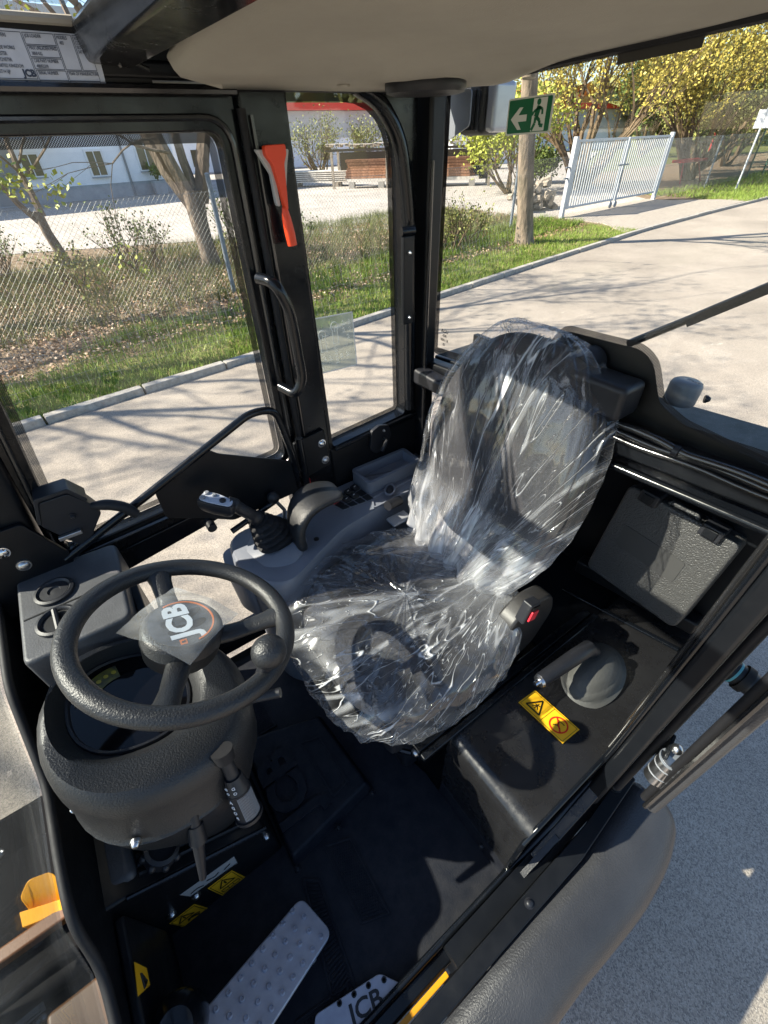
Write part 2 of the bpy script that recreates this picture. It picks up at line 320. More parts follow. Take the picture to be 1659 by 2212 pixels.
# ================================================================== SETTING
KP = [(-60, -2.2), (-20, 3.1), (-6, 4.75), (-.78, 5.27), (2.0, 5.56), (5.1, 6.03), (9.2, 6.63), (13.9, 7.28), (19, 7.68), (23.2, 7.92), (40, 9.3), (90, 14)]
def ky(x):
    for (x0, y0), (x1, y1) in zip(KP, KP[1:]):
        if x <= x1: return y0+(y1-y0)*(x-x0)/(x1-x0)
    return KP[-1][1]
def sheet(name, poly, z, m, kind='structure', thick=None):
    g = G(); g.prism([(x, y, z-(thick or .05)) for x, y in poly], (0, 0, thick or .05)); return g.obj(name, m, kind=kind)
g = G(); g.add([(-400, -400, -.03), (400, -400, -.03), (400, 400, -.03), (-400, 400, -.03)], [(0, 1, 2, 3)]); g.obj('ground', FIELD, kind='structure')
sheet('road', [(-60, -40)]+[(90, -40)]+[(x, y-.02) for x, y in reversed(KP)], 0, ASPH)
def band(d0, d1, xs=None):
    return [(x, y+d0) for x, y in KP]+[(x, y+d1) for x, y in reversed(KP)]
verge = sheet('grass_verge', band(.10, 1.15), .045, SOIL)
sheet('leafy_bank', band(1.15, 12.0)[:-1], .04, LITTER, thick=.04)
yl = [(-40, 25), (-10, 19.5), (0, 16.4), (4.4, 14.6), (8, 12.8), (11.5, 11.9), (14.2, 10.5), (20.2, 10.9), (26, 19), (60, 40), (60, 75), (-60, 75)]
sheet('gravel_yard', yl, .055, YARD)
bk = mat('block_paving', (.42, .38, .33), .85, .2, var=.18, vscale=2)
N_, L_ = bk.node_tree.nodes, bk.node_tree.links
bt = N_.new('ShaderNodeTexBrick'); bt.inputs['Scale'].default_value = 4.6; bt.inputs['Color1'].default_value = (.46, .41, .35, 1); bt.inputs['Color2'].default_value = (.38, .34, .30, 1); bt.inputs['Mortar'].default_value = (.17, .15, .12, 1); bt.inputs['Mortar Size'].default_value = .035
tcx = N_.new('ShaderNodeTexCoord'); L_.new(tcx.outputs['Object'], bt.inputs['Vector']); L_.new(bt.outputs[0], N_['Principled BSDF'].inputs['Base Color'])
sheet('gateway_paving', [(13.0, 7.35), (14.0, 8.6), (14.2, 10.55), (20.2, 10.95), (20.3, 10.0), (22.5, 8.05), (19, 7.82), (15, 7.50)], .062, bk)
# kerb stones
kerb = empty('kerb'); tag(kerb, kind='structure')
kg = G(); kg.box((0, .98), (0, .11), (-.05, .075)); k0 = kg.obj('kerb_stone', KERB, kerb, bevel=.012); first = True
x = -6.5
while x < 42:
    y0, y1 = ky(x), ky(x+1); a = math.atan2(y1-y0, 1); q = k0 if first else cp(k0, parent=kerb); first = False
    q.location = (x, y0+random.uniform(-.006, .006), random.uniform(-.006, .004)); q.rotation_euler = (0, 0, a+random.uniform(-.006, .006)); x += math.cos(a)*1.0
# grass (stuff)
def scatter_blades(name, n, fx, hmin, hmax, m, w=.006, lean=.5, z=.04, label=None, cat=None):
    P = fx(n); n = len(P); h = rng.uniform(hmin, hmax, n); a = rng.uniform(0, 2*PI, n); ln = rng.uniform(0, lean, n)*h; b = rng.uniform(0, 2*PI, n)
    V = np.zeros((n, 3, 3)); V[:, 0, 0] = P[:, 0]-np.cos(a)*w; V[:, 0, 1] = P[:, 1]-np.sin(a)*w; V[:, 1, 0] = P[:, 0]+np.cos(a)*w; V[:, 1, 1] = P[:, 1]+np.sin(a)*w
    V[:, 2, 0] = P[:, 0]+np.cos(b)*ln; V[:, 2, 1] = P[:, 1]+np.sin(b)*ln; V[:, 2, 2] = h; V[:, :, 2] += z
    o = fastmesh(name, V.reshape(-1, 3), np.arange(3*n).reshape(n, 3), m); return tag(o, label, cat, kind='stuff')
kx, kyv = np.array([p[0] for p in KP]), np.array([p[1] for p in KP])
def vergepts(n, x0=-4, x1=40, d0=.1, d1=2.0, dens=1.5, grass=True):
    x = x0+(x1-x0)*rng.random(n)**dens; d = d0+(d1-d0)*rng.random(n); keep = ~((x > 13.6) & (x < 21.5)); c = np.sin(x*2.1+d*3)+np.sin(x*5.3-d*4.1)
    keep &= (rng.random(n) < .62+.2*c) | (d < .4)
    if grass: keep &= d < np.clip(1.45+.24*(x+1)+.25*np.sin(x*1.9)+rng.normal(0, .2, n), 1.2, 9)
    x = x[keep]; d = d[keep]; return np.stack([x, np.interp(x, kx, kyv)+d], 1)
scatter_blades('verge_grass', 190000, vergepts, .02, .095, GRASS, .006, .8)
scatter_blades('verge_dry_grass', 40000, vergepts, .02, .085, leafm('straw_blades', (.34, .28, .13)), .006, .9)
scatter_blades('verge_grass', 42000, lambda n: vergepts(n, -3, 13.9, 1.7, 3.3, 1.1), .05, .22, GRASS, .008, .7)
scatter_blades('verge_grass', 26000, lambda n: vergepts(n, 21.3, 60, 0, 4, 1.1), .06, .22, GRASS, .012, .7)
scatter_blades('bank_grass', 70000, lambda n: vergepts(n, -4, 13, 2.6, 8.5, 1.0, False), .05, .28, leafm('dull_grass', (.14, .16, .045)), .007, .8)
def leafpile(name, n, fx, s0, s1, m, z0, z1):
    P = fx(n); n = len(P); s = rng.uniform(s0, s1, n); Z = rng.uniform(z0, z1, n)
    u = rng.normal(size=(n, 3)); u[:, 2] *= .5; u /= np.linalg.norm(u, axis=1)[:, None]; w = rng.normal(size=(n, 3)); w[:, 2] *= .5; w -= u*(u*w).sum(1)[:, None]; w /= np.linalg.norm(w, axis=1)[:, None]
    c = np.column_stack([P[:, 0], P[:, 1], Z]); u *= s[:, None]; w *= s[:, None]*.7
    V = np.stack([c-u, c+w, c+u, c-w], 1); return tag(fastmesh(name, V.reshape(-1, 3), np.arange(4*n).reshape(n, 4), m), kind='stuff')
leafpile('leaf_litter', 60000, lambda n: vergepts(n, -4, 13.5, 1.4, 7.5, 1.1, False), .012, .036, DRY, .05, .11)
leafpile('leaf_litter', 20000, lambda n: vergepts(n, -4, 9, 1.35, 5.5, 1.3, False), .012, .03, leafm('pale_dry_leaves', (.46, .35, .25)), .06, .12)

# ------------------------------------------------------------------ trees
def branches(g, p, d, L, r, depth, tips, spread=.5, n=5, droop=0, upb=.15, split=3, curl=.25, seg=4):
    pts = [Vector(p)]; rs = [r]; dd = Vector(d).normalized(); q = Vector(p)
    for i in range(seg):
        dd = (dd+Vector((random.uniform(-curl, curl), random.uniform(-curl, curl), random.uniform(-curl, curl)*.6+upb*.3-droop*.2))).normalized(); q = q+dd*L/seg; pts.append(q.copy()); rs.append(r*(1-.45*(i+1)/seg))
    g.tube(pts, rs, n, cap=False)
    if depth <= 0: tips += pts[1:]; return
    for k in range(split):
        b = pts[random.randint(seg//2, seg)] if k else pts[-1]
        nd = (dd+Vector((random.uniform(-1, 1), random.uniform(-1, 1), random.uniform(-.5, .8)))*spread*1.5).normalized(); nd.z += upb
        branches(g, b, nd, L*random.uniform(.58, .8), rs[-1]*.75, depth-1, tips, spread, max(3, n-1), droop, upb, split, curl, max(3, seg-1))
    if depth == 1: tips += pts[2:]
def leaves(name, tips, n, s, spread, m, parent=None, flat=.7):
    T = np.array([tuple(t) for t in tips]); idx = rng.integers(0, len(T), n); cl = rng.normal(size=(n, 3))*spread; c = T[idx]+cl*(rng.random((n, 1))**.6)
    u = rng.normal(size=(n, 3)); u /= np.linalg.norm(u, axis=1)[:, None]; w = rng.normal(size=(n, 3)); w -= u*(u*w).sum(1)[:, None]; w /= np.linalg.norm(w, axis=1)[:, None]
    k = rng.uniform(.6, 1.3, (n, 1))*s; V = np.stack([c-u*k, c+w*k*flat, c+u*k, c-w*k*flat], 1)
    o = fastmesh(name, V.reshape(-1, 3), np.arange(4*n).reshape(n, 4), m)
    if parent: o.parent = parent
    return o
def tree(name, base, limbs, leafn, leafs, lspread, lm, bark, label, cat='tree', crown='crown', group=None, trunkpts=None, tr=None, depth=3, **kw):
    root = empty(name, base); tag(root, label, cat, group)
    if trunkpts: G().tube(trunkpts, tr, 12).obj('trunk', bark, root, smooth=True)
    g = G(); tips = []
    for (p, d, L, r) in limbs: branches(g, p, d, L, r, depth, tips, **kw)
    g.obj('limbs', bark, root, smooth=True)
    if leafn: leaves(crown, tips, leafn, leafs, lspread, lm, root)
    return root
# roadside trunk in front of the chain-link
random.seed(11)
tree('roadside_tree', (10.1, 8.24, .04), [((-.72, 0, 3.6), (.2, .1, 1), 2.6, .13), ((-.65, 0, 3.2), (-.8, .3, 1), 2.6, .09), ((-.7, 0, 3.4), (.8, -.5, 1), 2.6, .09), ((-.78, 0, 4), (-.3, -.9, .9), 2.5, .08)], 1800, .04, .18, LEAFG, PALEBARK,
     'straight pale barked tree trunk on the grass verge between chain link fence and kerb', trunkpts=[(0, 0, -.1), (0, .0, .1), (-.10, 0, .6), (-.33, .01, 1.6), (-.57, 0, 2.8), (-.80, 0, 4.2)], tr=[.30, .225, .185, .175, .16, .13])
# many-stemmed tree behind fence (left pane)
random.seed(5)
t = tree('multistem_tree', (3.2, 11.1, .03), [((-.10, .05, 1.15), (-.62, .1, 1), 2.6, .13), ((-.06, 0, 1.2), (-.38, -.1, 1.1), 2.8, .125), ((.05, 0, 1.25), (.02, .1, 1.2), 2.6, .10), ((.12, .05, 1.2), (.18, 0, 1.2), 2.8, .15), ((-.3, -.1, 2.0), (-1, -.5, .05), 1.5, .028), ((-.5, -.2, 2.2), (-1, -.7, -.1), 1.4, .022)], 1500, .045, .12, LEAFG, BARK,
     'many stemmed tree with dark bark beside the fence post, behind the door glass', trunkpts=[(0, 0, -.1), (0, 0, .12), (-.03, 0, .5), (-.04, 0, .9), (-.02, .02, 1.4)], tr=[.24, .20, .165, .175, .22], spread=.55, droop=.25, upb=.05)
random.seed(9)
tree('bare_tree', (.52, 13.6, .03), [((-.05, 0, .9), (-.6, .2, 1), 1.7, .07), ((.05, 0, 1.0), (.05, -.1, 1), 1.6, .075), ((-.35, .1, 1.8), (-.9, .1, .9), 1.3, .03), ((.05, -.1, 1.7), (.9, -.4, .7), 1.5, .028), ((.05, 0, 1.6), (-.5, -.6, .9), 1.3, .028), ((.05, 0, 1.9), (.7, .2, .8), 1.4, .026)], 260, .04, .1, LEAFG, BARK,
     'bare twiggy tree with two leaning stems, leftmost behind the fence', trunkpts=[(.12, 0, -.1), (.08, 0, .3), (0, 0, .7), (-.02, 0, 1.1)], tr=[.15, .11, .10, .095], spread=.7, upb=.16, depth=4)
# trees up the road whose branches shade it and show in the roof glass
for i, (bx, by, lab) in enumerate([(-5.2, 8.9, 'roadside tree left of the cab whose branches show through the roof glass'), (-9.4, 8.6, 'bare roadside tree whose shadow streaks the road behind the seat'), (-1.6, 9.6, 'thin roadside tree standing just out of the left window')]):
    random.seed(20+i)
    tree('roadside_tree', (bx, by, .04), [((0, 0, 2.3), (.4, -.3, 1), 3.0, .12), ((0, 0, 2.6), (-.6, .2, 1), 2.6, .1), ((0, 0, 2.5), (.3, -.9, .8), 2.6, .09), ((0, 0, 3.2), (.2, .8, 1), 2.4, .09)], 2600, .04, .2, LEAFG, BARK, lab, trunkpts=[(0, 0, -.1), (0, 0, .2), (.02, 0, 1.4), (0, .03, 3.4)], tr=[.24, .18, .15, .11], group=None, depth=4, spread=.6)
# yellow blossom tree behind the gate, and greener neighbours
random.seed(31)
def bush(name, base, H, rad, nl, ls, lm, label, cat='tree', stems=7, bark=TWIG, group=None, depth=3, sp=.35):
    L = [((random.uniform(-.2, .2), random.uniform(-.2, .2), 0), (random.uniform(-1, 1)*rad/H*1.3, random.uniform(-1, 1)*rad/H*1.3, 1), H*.45, .02*H) for _ in range(stems)]
    return tree(name, base, L, nl, ls, sp, lm, bark, label, cat, group=group, depth=depth, n=4, spread=.42)
bush('blossom_tree', (22.0, 15.2, 0), 6.6, 4.2, 14000, .055, LEAFY, 'big tree covered in yellow blossom behind the white gate', stems=13)
bush('blossom_tree', (28.5, 13.6, 0), 6.2, 4.4, 12000, .06, leafm('olive_blossom', (.36, .30, .06), .35), 'yellow green blossoming tree right of the gate near the sign post', stems=11)
bush('green_tree', (31.5, 15.0, 0), 4.6, 4, 16000, .07, LEAFO, 'olive green bushy tree behind the fence right of the gate', stems=9)
bush('green_tree', (40, 17, 0), 6, 5, 9000, .12, LEAFO, 'far green tree behind the sign post at the right edge', stems=9)
bush('willow', (18.5, 16.4, 0), 3.4, 2.2, 5000, .07, LEAFG, 'pale green shrub left of the gate behind the roadside trunk', 'shrub', stems=8)
bush('green_tree', (52, 30, 0), 8, 7, 9000, .16, LEAFD, 'dark green tree mass far behind the yellow tree', stems=9)
for i, (hx, hy) in enumerate([(18.2, 33), (22.3, 33.5), (27, 32), (31.5, 29.5)]):
    bush('hedge_shrub', (hx, hy, 0), 3.1, 2.3, 1700, .06, LEAFO, ['leftmost', 'second from left', 'third from left', 'rightmost'][i]+' of the bare twiggy shrubs behind the plank shelter', 'shrub', stems=16, group='shrubs behind the plank shelter', depth=3)
bush('dark_bush', (23.6, 19.0, 0), 1.5, 1.3, 4500, .06, LEAFD, 'dark green bush beside the shelter end', 'shrub', stems=9, sp=.3)
for i, (bx, by, h) in enumerate([(-.5, 12.6, 1.1), (1.6, 11.5, 1.35), (2.3, 12.0, 1.0), (4.3, 11.9, 1.3), (5.4, 11.2, .9), (-1.4, 11.6, 1.3), (8.3, 8.75, 1.15), (9.0, 9.0, .9), (7.9, 8.9, .9), (.4, 10.6, 1.0), (3.6, 10.4, .9)]):
    labs = ['low leafy shoot clump left of the bare tree', 'tall leafy shoots behind the fence mid left pane', 'leafy shoots just right of the tallest ones behind the fence', 'thin shoots behind the fence right of the many stemmed tree', 'short shoots seen through the rear quarter window', 'twiggy clump at the left edge of the door glass', 'bare budding shrub left of the pale trunk', 'small budding shrub nearest the pale trunk', 'small budding shrub beside the rear cab post', 'sparse shoots in the leaf litter centre of the door glass', 'sparse shoots in front of the many stemmed trunk']
    bush('shoots', (bx, by, .03), h, .5, 420, .028, LEAFD if i < 6 else LEAFO, labs[i], 'shrub', stems=7, depth=2, sp=.07)
# woodland far off (one mass)
V = []; 
def farwood(n):
    a = rng.uniform(R(-5), R(140), n); d = rng.uniform(85, 150, n); return np.column_stack([np.cos(a)*d, np.sin(a)*d])
P = farwood(9000); hh = rng.random(9000)**.6*7; c = np.column_stack([P, hh]); u = rng.normal(size=(9000, 3)); u /= np.linalg.norm(u, axis=1)[:, None]; w = np.cross(u, rng.normal(size=(9000, 3))); w /= np.linalg.norm(w, axis=1)[:, None]
V = np.stack([c-u*1.6, c+w*1.2, c+u*1.6, c-w*1.2], 1); tag(fastmesh('far_woodland', V.reshape(-1, 3), np.arange(36000).reshape(-1, 4), LEAFO), kind='stuff')

# ------------------------------------------------------------------ fences and gate
fence = empty('chain_link_fence', (0, 0, .04)); tag(fence, 'chain link fence with grey round posts between the verge and the gravel yard', 'fence')
FA, FB = Vector((-5.85, 7.50, 0)), Vector((14.0, 10.2, 0)); fd = (FB-FA).normalized(); FH = 1.5
def chain(name, A, B, H, parent, pitch=.075, r=.0022, z0=.03):
    d = (B-A); L = d.length; d.normalize(); g = G(); n = int(L/pitch)
    nrm = Vector((-d.y, d.x, 0))
    V = []; F = []
    for sgn in (1, -1):
        for i in range(-int(H/pitch), n+int(H/pitch)):
            s0 = i*pitch; s1 = s0+sgn*H; za, zb = z0, z0+H
            pts = []
            for s, z in ((s0, za), (s1, zb)): pts.append([s, z])
            # clip in s
            (sa, a_), (sb, b_) = pts
            if max(sa, sb) < 0 or min(sa, sb) > L: continue
            def cl(s, z, s2, z2):
                if s < 0: t = (0-s)/(s2-s); return 0, z+(z2-z)*t
                if s > L: t = (L-s)/(s2-s); return L, z+(z2-z)*t
                return s, z
            p = cl(sa, a_, sb, b_); q = cl(sb, b_, sa, a_); o = nrm*(.003*sgn)
            P0 = A+d*p[0]+Vector((0, 0, p[1]))+o; P1 = A+d*q[0]+Vector((0, 0, q[1]))+o
            u = Vector((0, 0, r)); k = len(V)
            V += [P0+u, P0-u*.5+nrm*r, P0-u*.5-nrm*r, P1+u, P1-u*.5+nrm*r, P1-u*.5-nrm*r]; F += [(k, k+1, k+4, k+3), (k+1, k+2, k+5, k+4), (k+2, k, k+3, k+5)]
    for z in (z0+H*.99, z0+H*.55, z0+.05):
        a, b = A+Vector((0, 0, z)), B+Vector((0, 0, z)); k = len(V); u = Vector((0, 0, r)); V += [a+u, a-u*.5+nrm*r, a-u*.5-nrm*r, b+u, b-u*.5+nrm*r, b-u*.5-nrm*r]; F += [(k, k+1, k+4, k+3), (k+1, k+2, k+5, k+4), (k+2, k, k+3, k+5)]
    o = fastmesh(name, np.array([tuple(v) for v in V]), np.array(F), WIRE); o.parent = parent; tag(o, kind='stuff'); return o
chain('wire_mesh', FA, FB, FH, fence)
pg = G(); pg.tube([(0, 0, -.1), (0, 0, 1.74)], .038, 12); pg.ball((0, 0, 1.74), .042, 5, .4); p0 = pg.obj('post', POSTM, fence, smooth=True)
for i, px in enumerate([2.77, 7.10, 11.39, -1.55, -5.85]):
    q = p0 if i == 0 else cp(p0, parent=fence); q.location = (px, 8.66+(px-2.77)*.137, 0)
# low stock fence of thin wire on the verge
sf = empty('stock_fence', (0, 0, .05)); tag(sf, 'low loose wire stock netting standing on the verge in front of the leaf litter', 'fence')
V = []; F = []
def wseg(a, b, r=.0014):
    a = Vector(a); b = Vector(b); k = len(V); d = (b-a).normalized(); u = d.orthogonal().normalized()*r; w = d.cross(u); V.extend([a+u, a-u*.5+w, a-u*.5-w, b+u, b-u*.5+w, b-u*.5-w]); F.extend([(k, k+1, k+4, k+3), (k+1, k+2, k+5, k+4), (k+2, k, k+3, k+5)])
sx0, sx1 = -1.4, 8.9
for i in range(90):
    xx = sx0+(sx1-sx0)*i/89; yy = ky(xx)+.55+.12*math.sin(xx*.9); zt = .62+.05*math.sin(xx*1.7); wseg((xx, yy, 0), (xx+.02, yy+.25, zt))
for j in range(7):
    f = (j/6)**1.3
    for i in range(30):
        pp = []
        for xx in (sx0+(sx1-sx0)*i/30, sx0+(sx1-sx0)*(i+1)/30): zt = .62+.05*math.sin(xx*1.7); pp.append((xx+.02*f, ky(xx)+.55+.12*math.sin(xx*.9)+.25*f, zt*f))
        wseg(*pp)
o = fastmesh('wire_netting', np.array([tuple(v) for v in V]), np.array(F), WIRE); o.parent = sf
for q_ in (-1.4,): G().tube([(q_, ky(q_)+.55, 0), (q_, ky(q_)+.8, .75)], .02, 8).obj('stake', POSTM, sf)
# gate
gate = empty('white_gate', (14.12, 10.2, .05)); tag(gate, 'white galvanised double gate with vertical slats and castor wheels, closed', 'gate'); gate.rotation_euler = (0, 0, math.atan2(.43, 6.03)); GL = 6.05
def gp(n, m=GALV, **k):
    return k['g'].obj(n, m, gate, bevel=k.get('bevel', .006))
for s in (0, GL):
    g = G(); g.box((s-.06, s+.06), (-.06, .06), (-.05, 1.95)); gp('gate_post', g=g)
for a, b in ((.12, GL/2-.03), (GL/2+.03, GL-.12)):
    g = G(); g.box((a, a+.06), (-.025, .025), (.22, 1.88)); g.box((b-.06, b), (-.025, .025), (.22, 1.88)); g.box((a+.061, b-.061), (-.025, .025), (1.82, 1.88)); g.box((a+.061, b-.061), (-.025, .025), (.22, .28)); gp('leaf_frame', g=g)
sg = G(); sg.box((-.038, .038), (-.009, .009), (.285, 1.815)); s0 = None
for a, b in ((.18, GL/2-.09), (GL/2+.09, GL-.18)):
    n = 20
    for i in range(n):
        xx = a+(b-a)*(i+.5)/n
        if s0 is None: s0 = sg.obj('slat', GALV, gate); q = s0
        else: q = cp(s0, parent=gate)
        q.location = (xx, 0, 0); q.rotation_euler = (0, 0, R(8))
for s in (GL/2-.16, GL/2+.16):
    g = G(); g.box((s-.04, s+.04), (-.02, .02), (.13, .22)); gp('wheel_fork', g=g)
    g = G(); g.lathe([(.01, -.02), (.085, -.02), (.095, 0), (.085, .02), (.01, .02)], (s+.02, -.01, .10), (0, 1, 0), 20); gp('castor_wheel', m=POSTM, g=g)
g = G(); g.box((GL/2-.3, GL/2+.34), (-.05, -.03), (1.16, 1.2)); g.box((GL/2+.02, GL/2+.06), (-.06, -.03), (.7, 1.05)); gp('latch', m=POSTM, g=g)
for z_ in (1.24, .98): g = G(); g.box((-.25, -.07), (-.02, .02), (z_, z_+.04)); gp('hinge_bar', m=POSTM, g=g)
# fence right of the gate and green mesh fence
f2 = empty('chain_link_fence', (0, 0, .04)); tag(f2, 'chain link fence running on from the right hand gate post', 'fence'); chain('wire_mesh', Vector((20.3, 10.7, 0)), Vector((31, 11.9, 0)), 1.75, f2, .09, .004)
q = cp(p0, parent=f2); q.location = (25.5, 11.3, 0)
f3 = empty('green_mesh_fence', (0, 0, 0)); tag(f3, 'dark green mesh fence at the far right behind the sign post', 'fence'); GM = mat('fence_green', (.03, .10, .07), .5)
g = G()
for i in range(60): g.box((31+i*.2, 31+i*.2+.012), (11.95+i*.024, 11.96+i*.024), (0, 1.8))
for j in range(9): g.beam((31, 11.95, .1+j*.2), (43, 13.4, .1+j*.2), .012, .012)
g.obj('wire_panel', GM, f3, kind='stuff')
for i in range(5): G().box((31+i*2.6, 31.06+i*2.6), (11.9+i*.312, 11.96+i*.312), (0, 1.95)).obj('post', GM, f3)
sp = empty('sign_post', (25.2, 9.9, 0)); tag(sp, 'leaning grey metal post with a white traffic sign near the right edge', 'sign')
g = G(); g.tube([(0, 0, 0), (.02, 0, 2.6)], .035, 10); g.obj('pole', GALV, sp, smooth=True)
g = G(); g.box((-.26, .26), (-.012, 0), (2.0, 2.55)); q = g.obj('sign_plate', WHT, sp, bevel=.01); q.rotation_euler = (0, 0, R(-55))
# red trestle and mast beyond
tr = empty('red_trestle', (27.5, 13.2, 0)); tag(tr, 'red metal trestle on the grass behind the fence right of the gate', 'trestle'); RD = mat('red_paint', (.45, .02, .03), .5)
g = G(); g.box((-1.2, 1.2), (-.3, .3), (.85, .95)); g.obj('table_top', RD, tr)
for a in (-1, 1): G().tube([(a, -.3, 0), (a*.7, 0, .86)], .03, 6).obj('leg', RD, tr)
mast = empty('mast', (46, 21, 0)); tag(mast, 'red and white cable mast beyond the yellow tree at top right', 'mast')
g = G(); g.tube([(0, 0, 0), (0, 0, 9)], .07, 6); g.obj('pole', RD, mast); g = G(); 
for d in ((6, 3), (-7, 1), (4, -6)): g.tube([(0, 0, 9), (d[0], d[1], 1)], .02, 3)
g.obj('guy_wire', TWIG, mast)

# ------------------------------------------------------------------ buildings
def building(name, O, ang, Lx, Ly, H, label):
    b = empty(name, (O[0], O[1], 0)); b.rotation_euler = (0, 0, ang); tag(b, label, 'building'); return b
b1 = building('white_building', (8.7, 32.3), math.atan2(1.0, 7.2)+PI, 0, 0, 0, 'long white rendered building with a grey plinth and small windows across the yard')
G().box((0, 40), (-12, 0), (.66, 6.5)).obj('wall', WALLW, b1); G().box((-.03, 40.03), (-12, .04), (0, .655)).obj('plinth', WALLG, b1)
G().box((-.5, 40.5), (-12.5, .5), (6.51, 6.8)).obj('roof', CLAD, b1)
for xx, zz, w, h in ((.9+.6, 1.75, .9, 1.25), (4.1, 1.5, .7, .95), (7.0, 1.55, .75, .8)):
    fr = G().ring([(xx-w/2-.09, .0, zz-h/2-.09), (xx+w/2+.09, .0, zz-h/2-.09), (xx+w/2+.09, .0, zz+h/2+.09), (xx-w/2-.09, .0, zz+h/2+.09)], [(xx-w/2, .0, zz-h/2), (xx+w/2, .0, zz-h/2), (xx+w/2, .0, zz+h/2), (xx-w/2, .0, zz+h/2)], (0, .07, 0)).obj('window_frame', WHT, b1)
    G().box((xx-w/2, xx+w/2), (.002, .02), (zz-h/2, zz+h/2)).obj('pane', PANEG, fr); G().box((xx-.02, xx+.02), (.022, .05), (zz-h/2, zz+h/2)).obj('mullion', WHT, fr)
G().box((7.6, 9.0), (.002, .05), (.1, 2.3)).obj('door', LGREY, b1)
for xx in (2.7, 10.5): G().tube([(xx, .08, .1), (xx, .08, 6.4)], .055, 8).obj('downpipe', LGREY, b1)
for xx, zz, w in ((1.5, 1.02, 1.1), (4.1, .92, .9), (7.0, 1.05, .95)): G().box((xx-w/2, xx+w/2), (.072, .16), (zz, zz+.05)).obj('window_sill', WALLG, b1)
g = G(); g.add([(6.0, 0, 2.7), (9.8, 0, 2.7), (9.8, 1.1, 2.45), (6.0, 1.1, 2.45), (6.0, 0, 2.76), (9.8, 0, 2.76), (9.8, 1.1, 2.51), (6.0, 1.1, 2.51)], [(0, 1, 2, 3), (4, 5, 6, 7), (0, 1, 5, 4), (1, 2, 6, 5), (2, 3, 7, 6), (3, 0, 4, 7)]); g.obj('canopy', CLAD, b1)
bx = empty('planter', (7.35, 31.55, .055)); tag(bx, 'grey concrete planter with a shrub against the white building', 'planter'); g = G(); g.loft([[(a*s, b*s, z) for a, b in ((-1, -1), (1, -1), (1, 1), (-1, 1))] for s, z in ((.28, 0), (.36, .6))]); g.obj('pot', WALLG, bx); g = G(); tips = []
for _ in range(5): branches(g, (0, 0, .55), (random.uniform(-.4, .4), random.uniform(-.4, .4), 1), .5, .015, 1, tips, n=3)
g.obj('stems', TWIG, bx); leaves('foliage', tips, 350, .05, .1, LEAFD, bx)
b2 = building('red_roof_hall', (15, 51), math.atan2(-2, 40), 0, 0, 0, 'long hall with a red fascia, grey cladding and white lower wall behind the shrubs')
G().box((-4, 70), (0, 20), (0, 2.2)).obj('wall', WALLW, b2); G().box((-4, 70), (-.1, 20), (2.22, 4.2)).obj('cladding', CLAD, b2); G().box((-5, 71), (-.8, 21), (4.22, 4.75)).obj('roof_fascia', ROOFR, b2)
wg = G().box((-.7, .7), (-.05, .0), (.5, 1.7)); w0 = None
for i in range(11):
    xx = 1+i*4.2
    q = wg.obj('window', PANEG, b2) if w0 is None else cp(w0, parent=b2); w0 = w0 or q; q.location = (xx, 0, 0)
b3 = building('garden_house', (33, 36), R(-25), 0, 0, 0, 'small white house with a red tiled roof glimpsed behind the yellow tree')
G().box((0, 7), (0, 6), (0, 3)).obj('wall', WALLW, b3); g = G(); g.prism([(-.4, -.4, 3), (-.4, 6.4, 3), (-.4, 3, 5.2)], (7.8, 0, 0)); g.obj('roof', ROOFR, b3)
g = G(); g.box((1.2, 2.4), (-.04, 0), (1, 2.1)); g.obj('window', PANEG, b3); g = G(); g.box((4.2, 5.4), (-.04, 0), (1, 2.1)); g.obj('window', PANEG, b3)

# ------------------------------------------------------------------ shelter, planks
S0, S1 = Vector((14.7, 25.6, .055)), Vector((21.0, 19.8, .055)); sd = (S1-S0).normalized(); sa = math.atan2(sd.y, sd.x)
sh = empty('plank_shelter', S0); sh.rotation_euler = (0, 0, sa); tag(sh, 'open timber shelter roofed with old wooden pallets across the yard', 'shelter')
for xx in (.2, 3.1, 6.0, 8.4):
    for yy in (0, 1.7): G().box((xx-.06, xx+.06), (yy-.06, yy+.06), (0, 1.55)).obj('post', WOOD, sh)
for yy in (0, 1.7): G().box((-.1, 8.8), (yy-.04, yy+.04), (1.555, 1.64)).obj('beam', DARKW, sh)
G().box((.3, 8.4), (1.62, 1.66), (.2, 1.5)).obj('back_board', DARKW, sh)
pal = empty('pallet'); 
def pallet(loc, rz, tilt, lab):
    p = empty('pallet', loc); p.rotation_euler = (tilt, 0, rz); tag(p, lab, 'pallet', 'pallets laid on the shelter roof'); return p
bpy.data.objects.remove(pal)
bd = None; bl = None
labs = ['pallet at the left end of the shelter roof', 'second pallet from the left on the shelter roof', 'third pallet from the left on the shelter roof', 'middle pallet on the shelter roof', 'fifth pallet from the left on the shelter roof', 'sixth pallet from the left on the shelter roof', 'pallet at the right end of the shelter roof, jutting out']
for i in range(7):
    loc = S0+sd*(.5+i*1.28)+Vector((-sd.y, sd.x, 0))*.75+Vector((0, 0, 1.68+random.uniform(0, .06)))
    p = pallet(loc, sa+random.uniform(-.05, .05), R(-2), labs[i])
    for k in range(7):
        if bd is None: bd = G().box((-.6, .6), (-.05, .05), (.12, .142)).obj('board', WOODP, p); q = bd
        else: q = cp(bd, parent=p)
        q.location = (0, -.55+k*.183*.99, 0)
    for k in range(9):
        if bl is None: bl = G().box((-.07, .07), (-.07, .07), (.02, .119)).obj('block', WOOD, p); q = bl
        else: q = cp(bl, parent=p)
        q.location = ((k % 3-1)*.52, (k//3-1)*.5, 0)
ps = empty('plank_stack', S0+sd*1.0); ps.rotation_euler = (0, 0, sa); tag(ps, 'stack of red brown planks lying inside the pallet roofed shelter', 'planks')
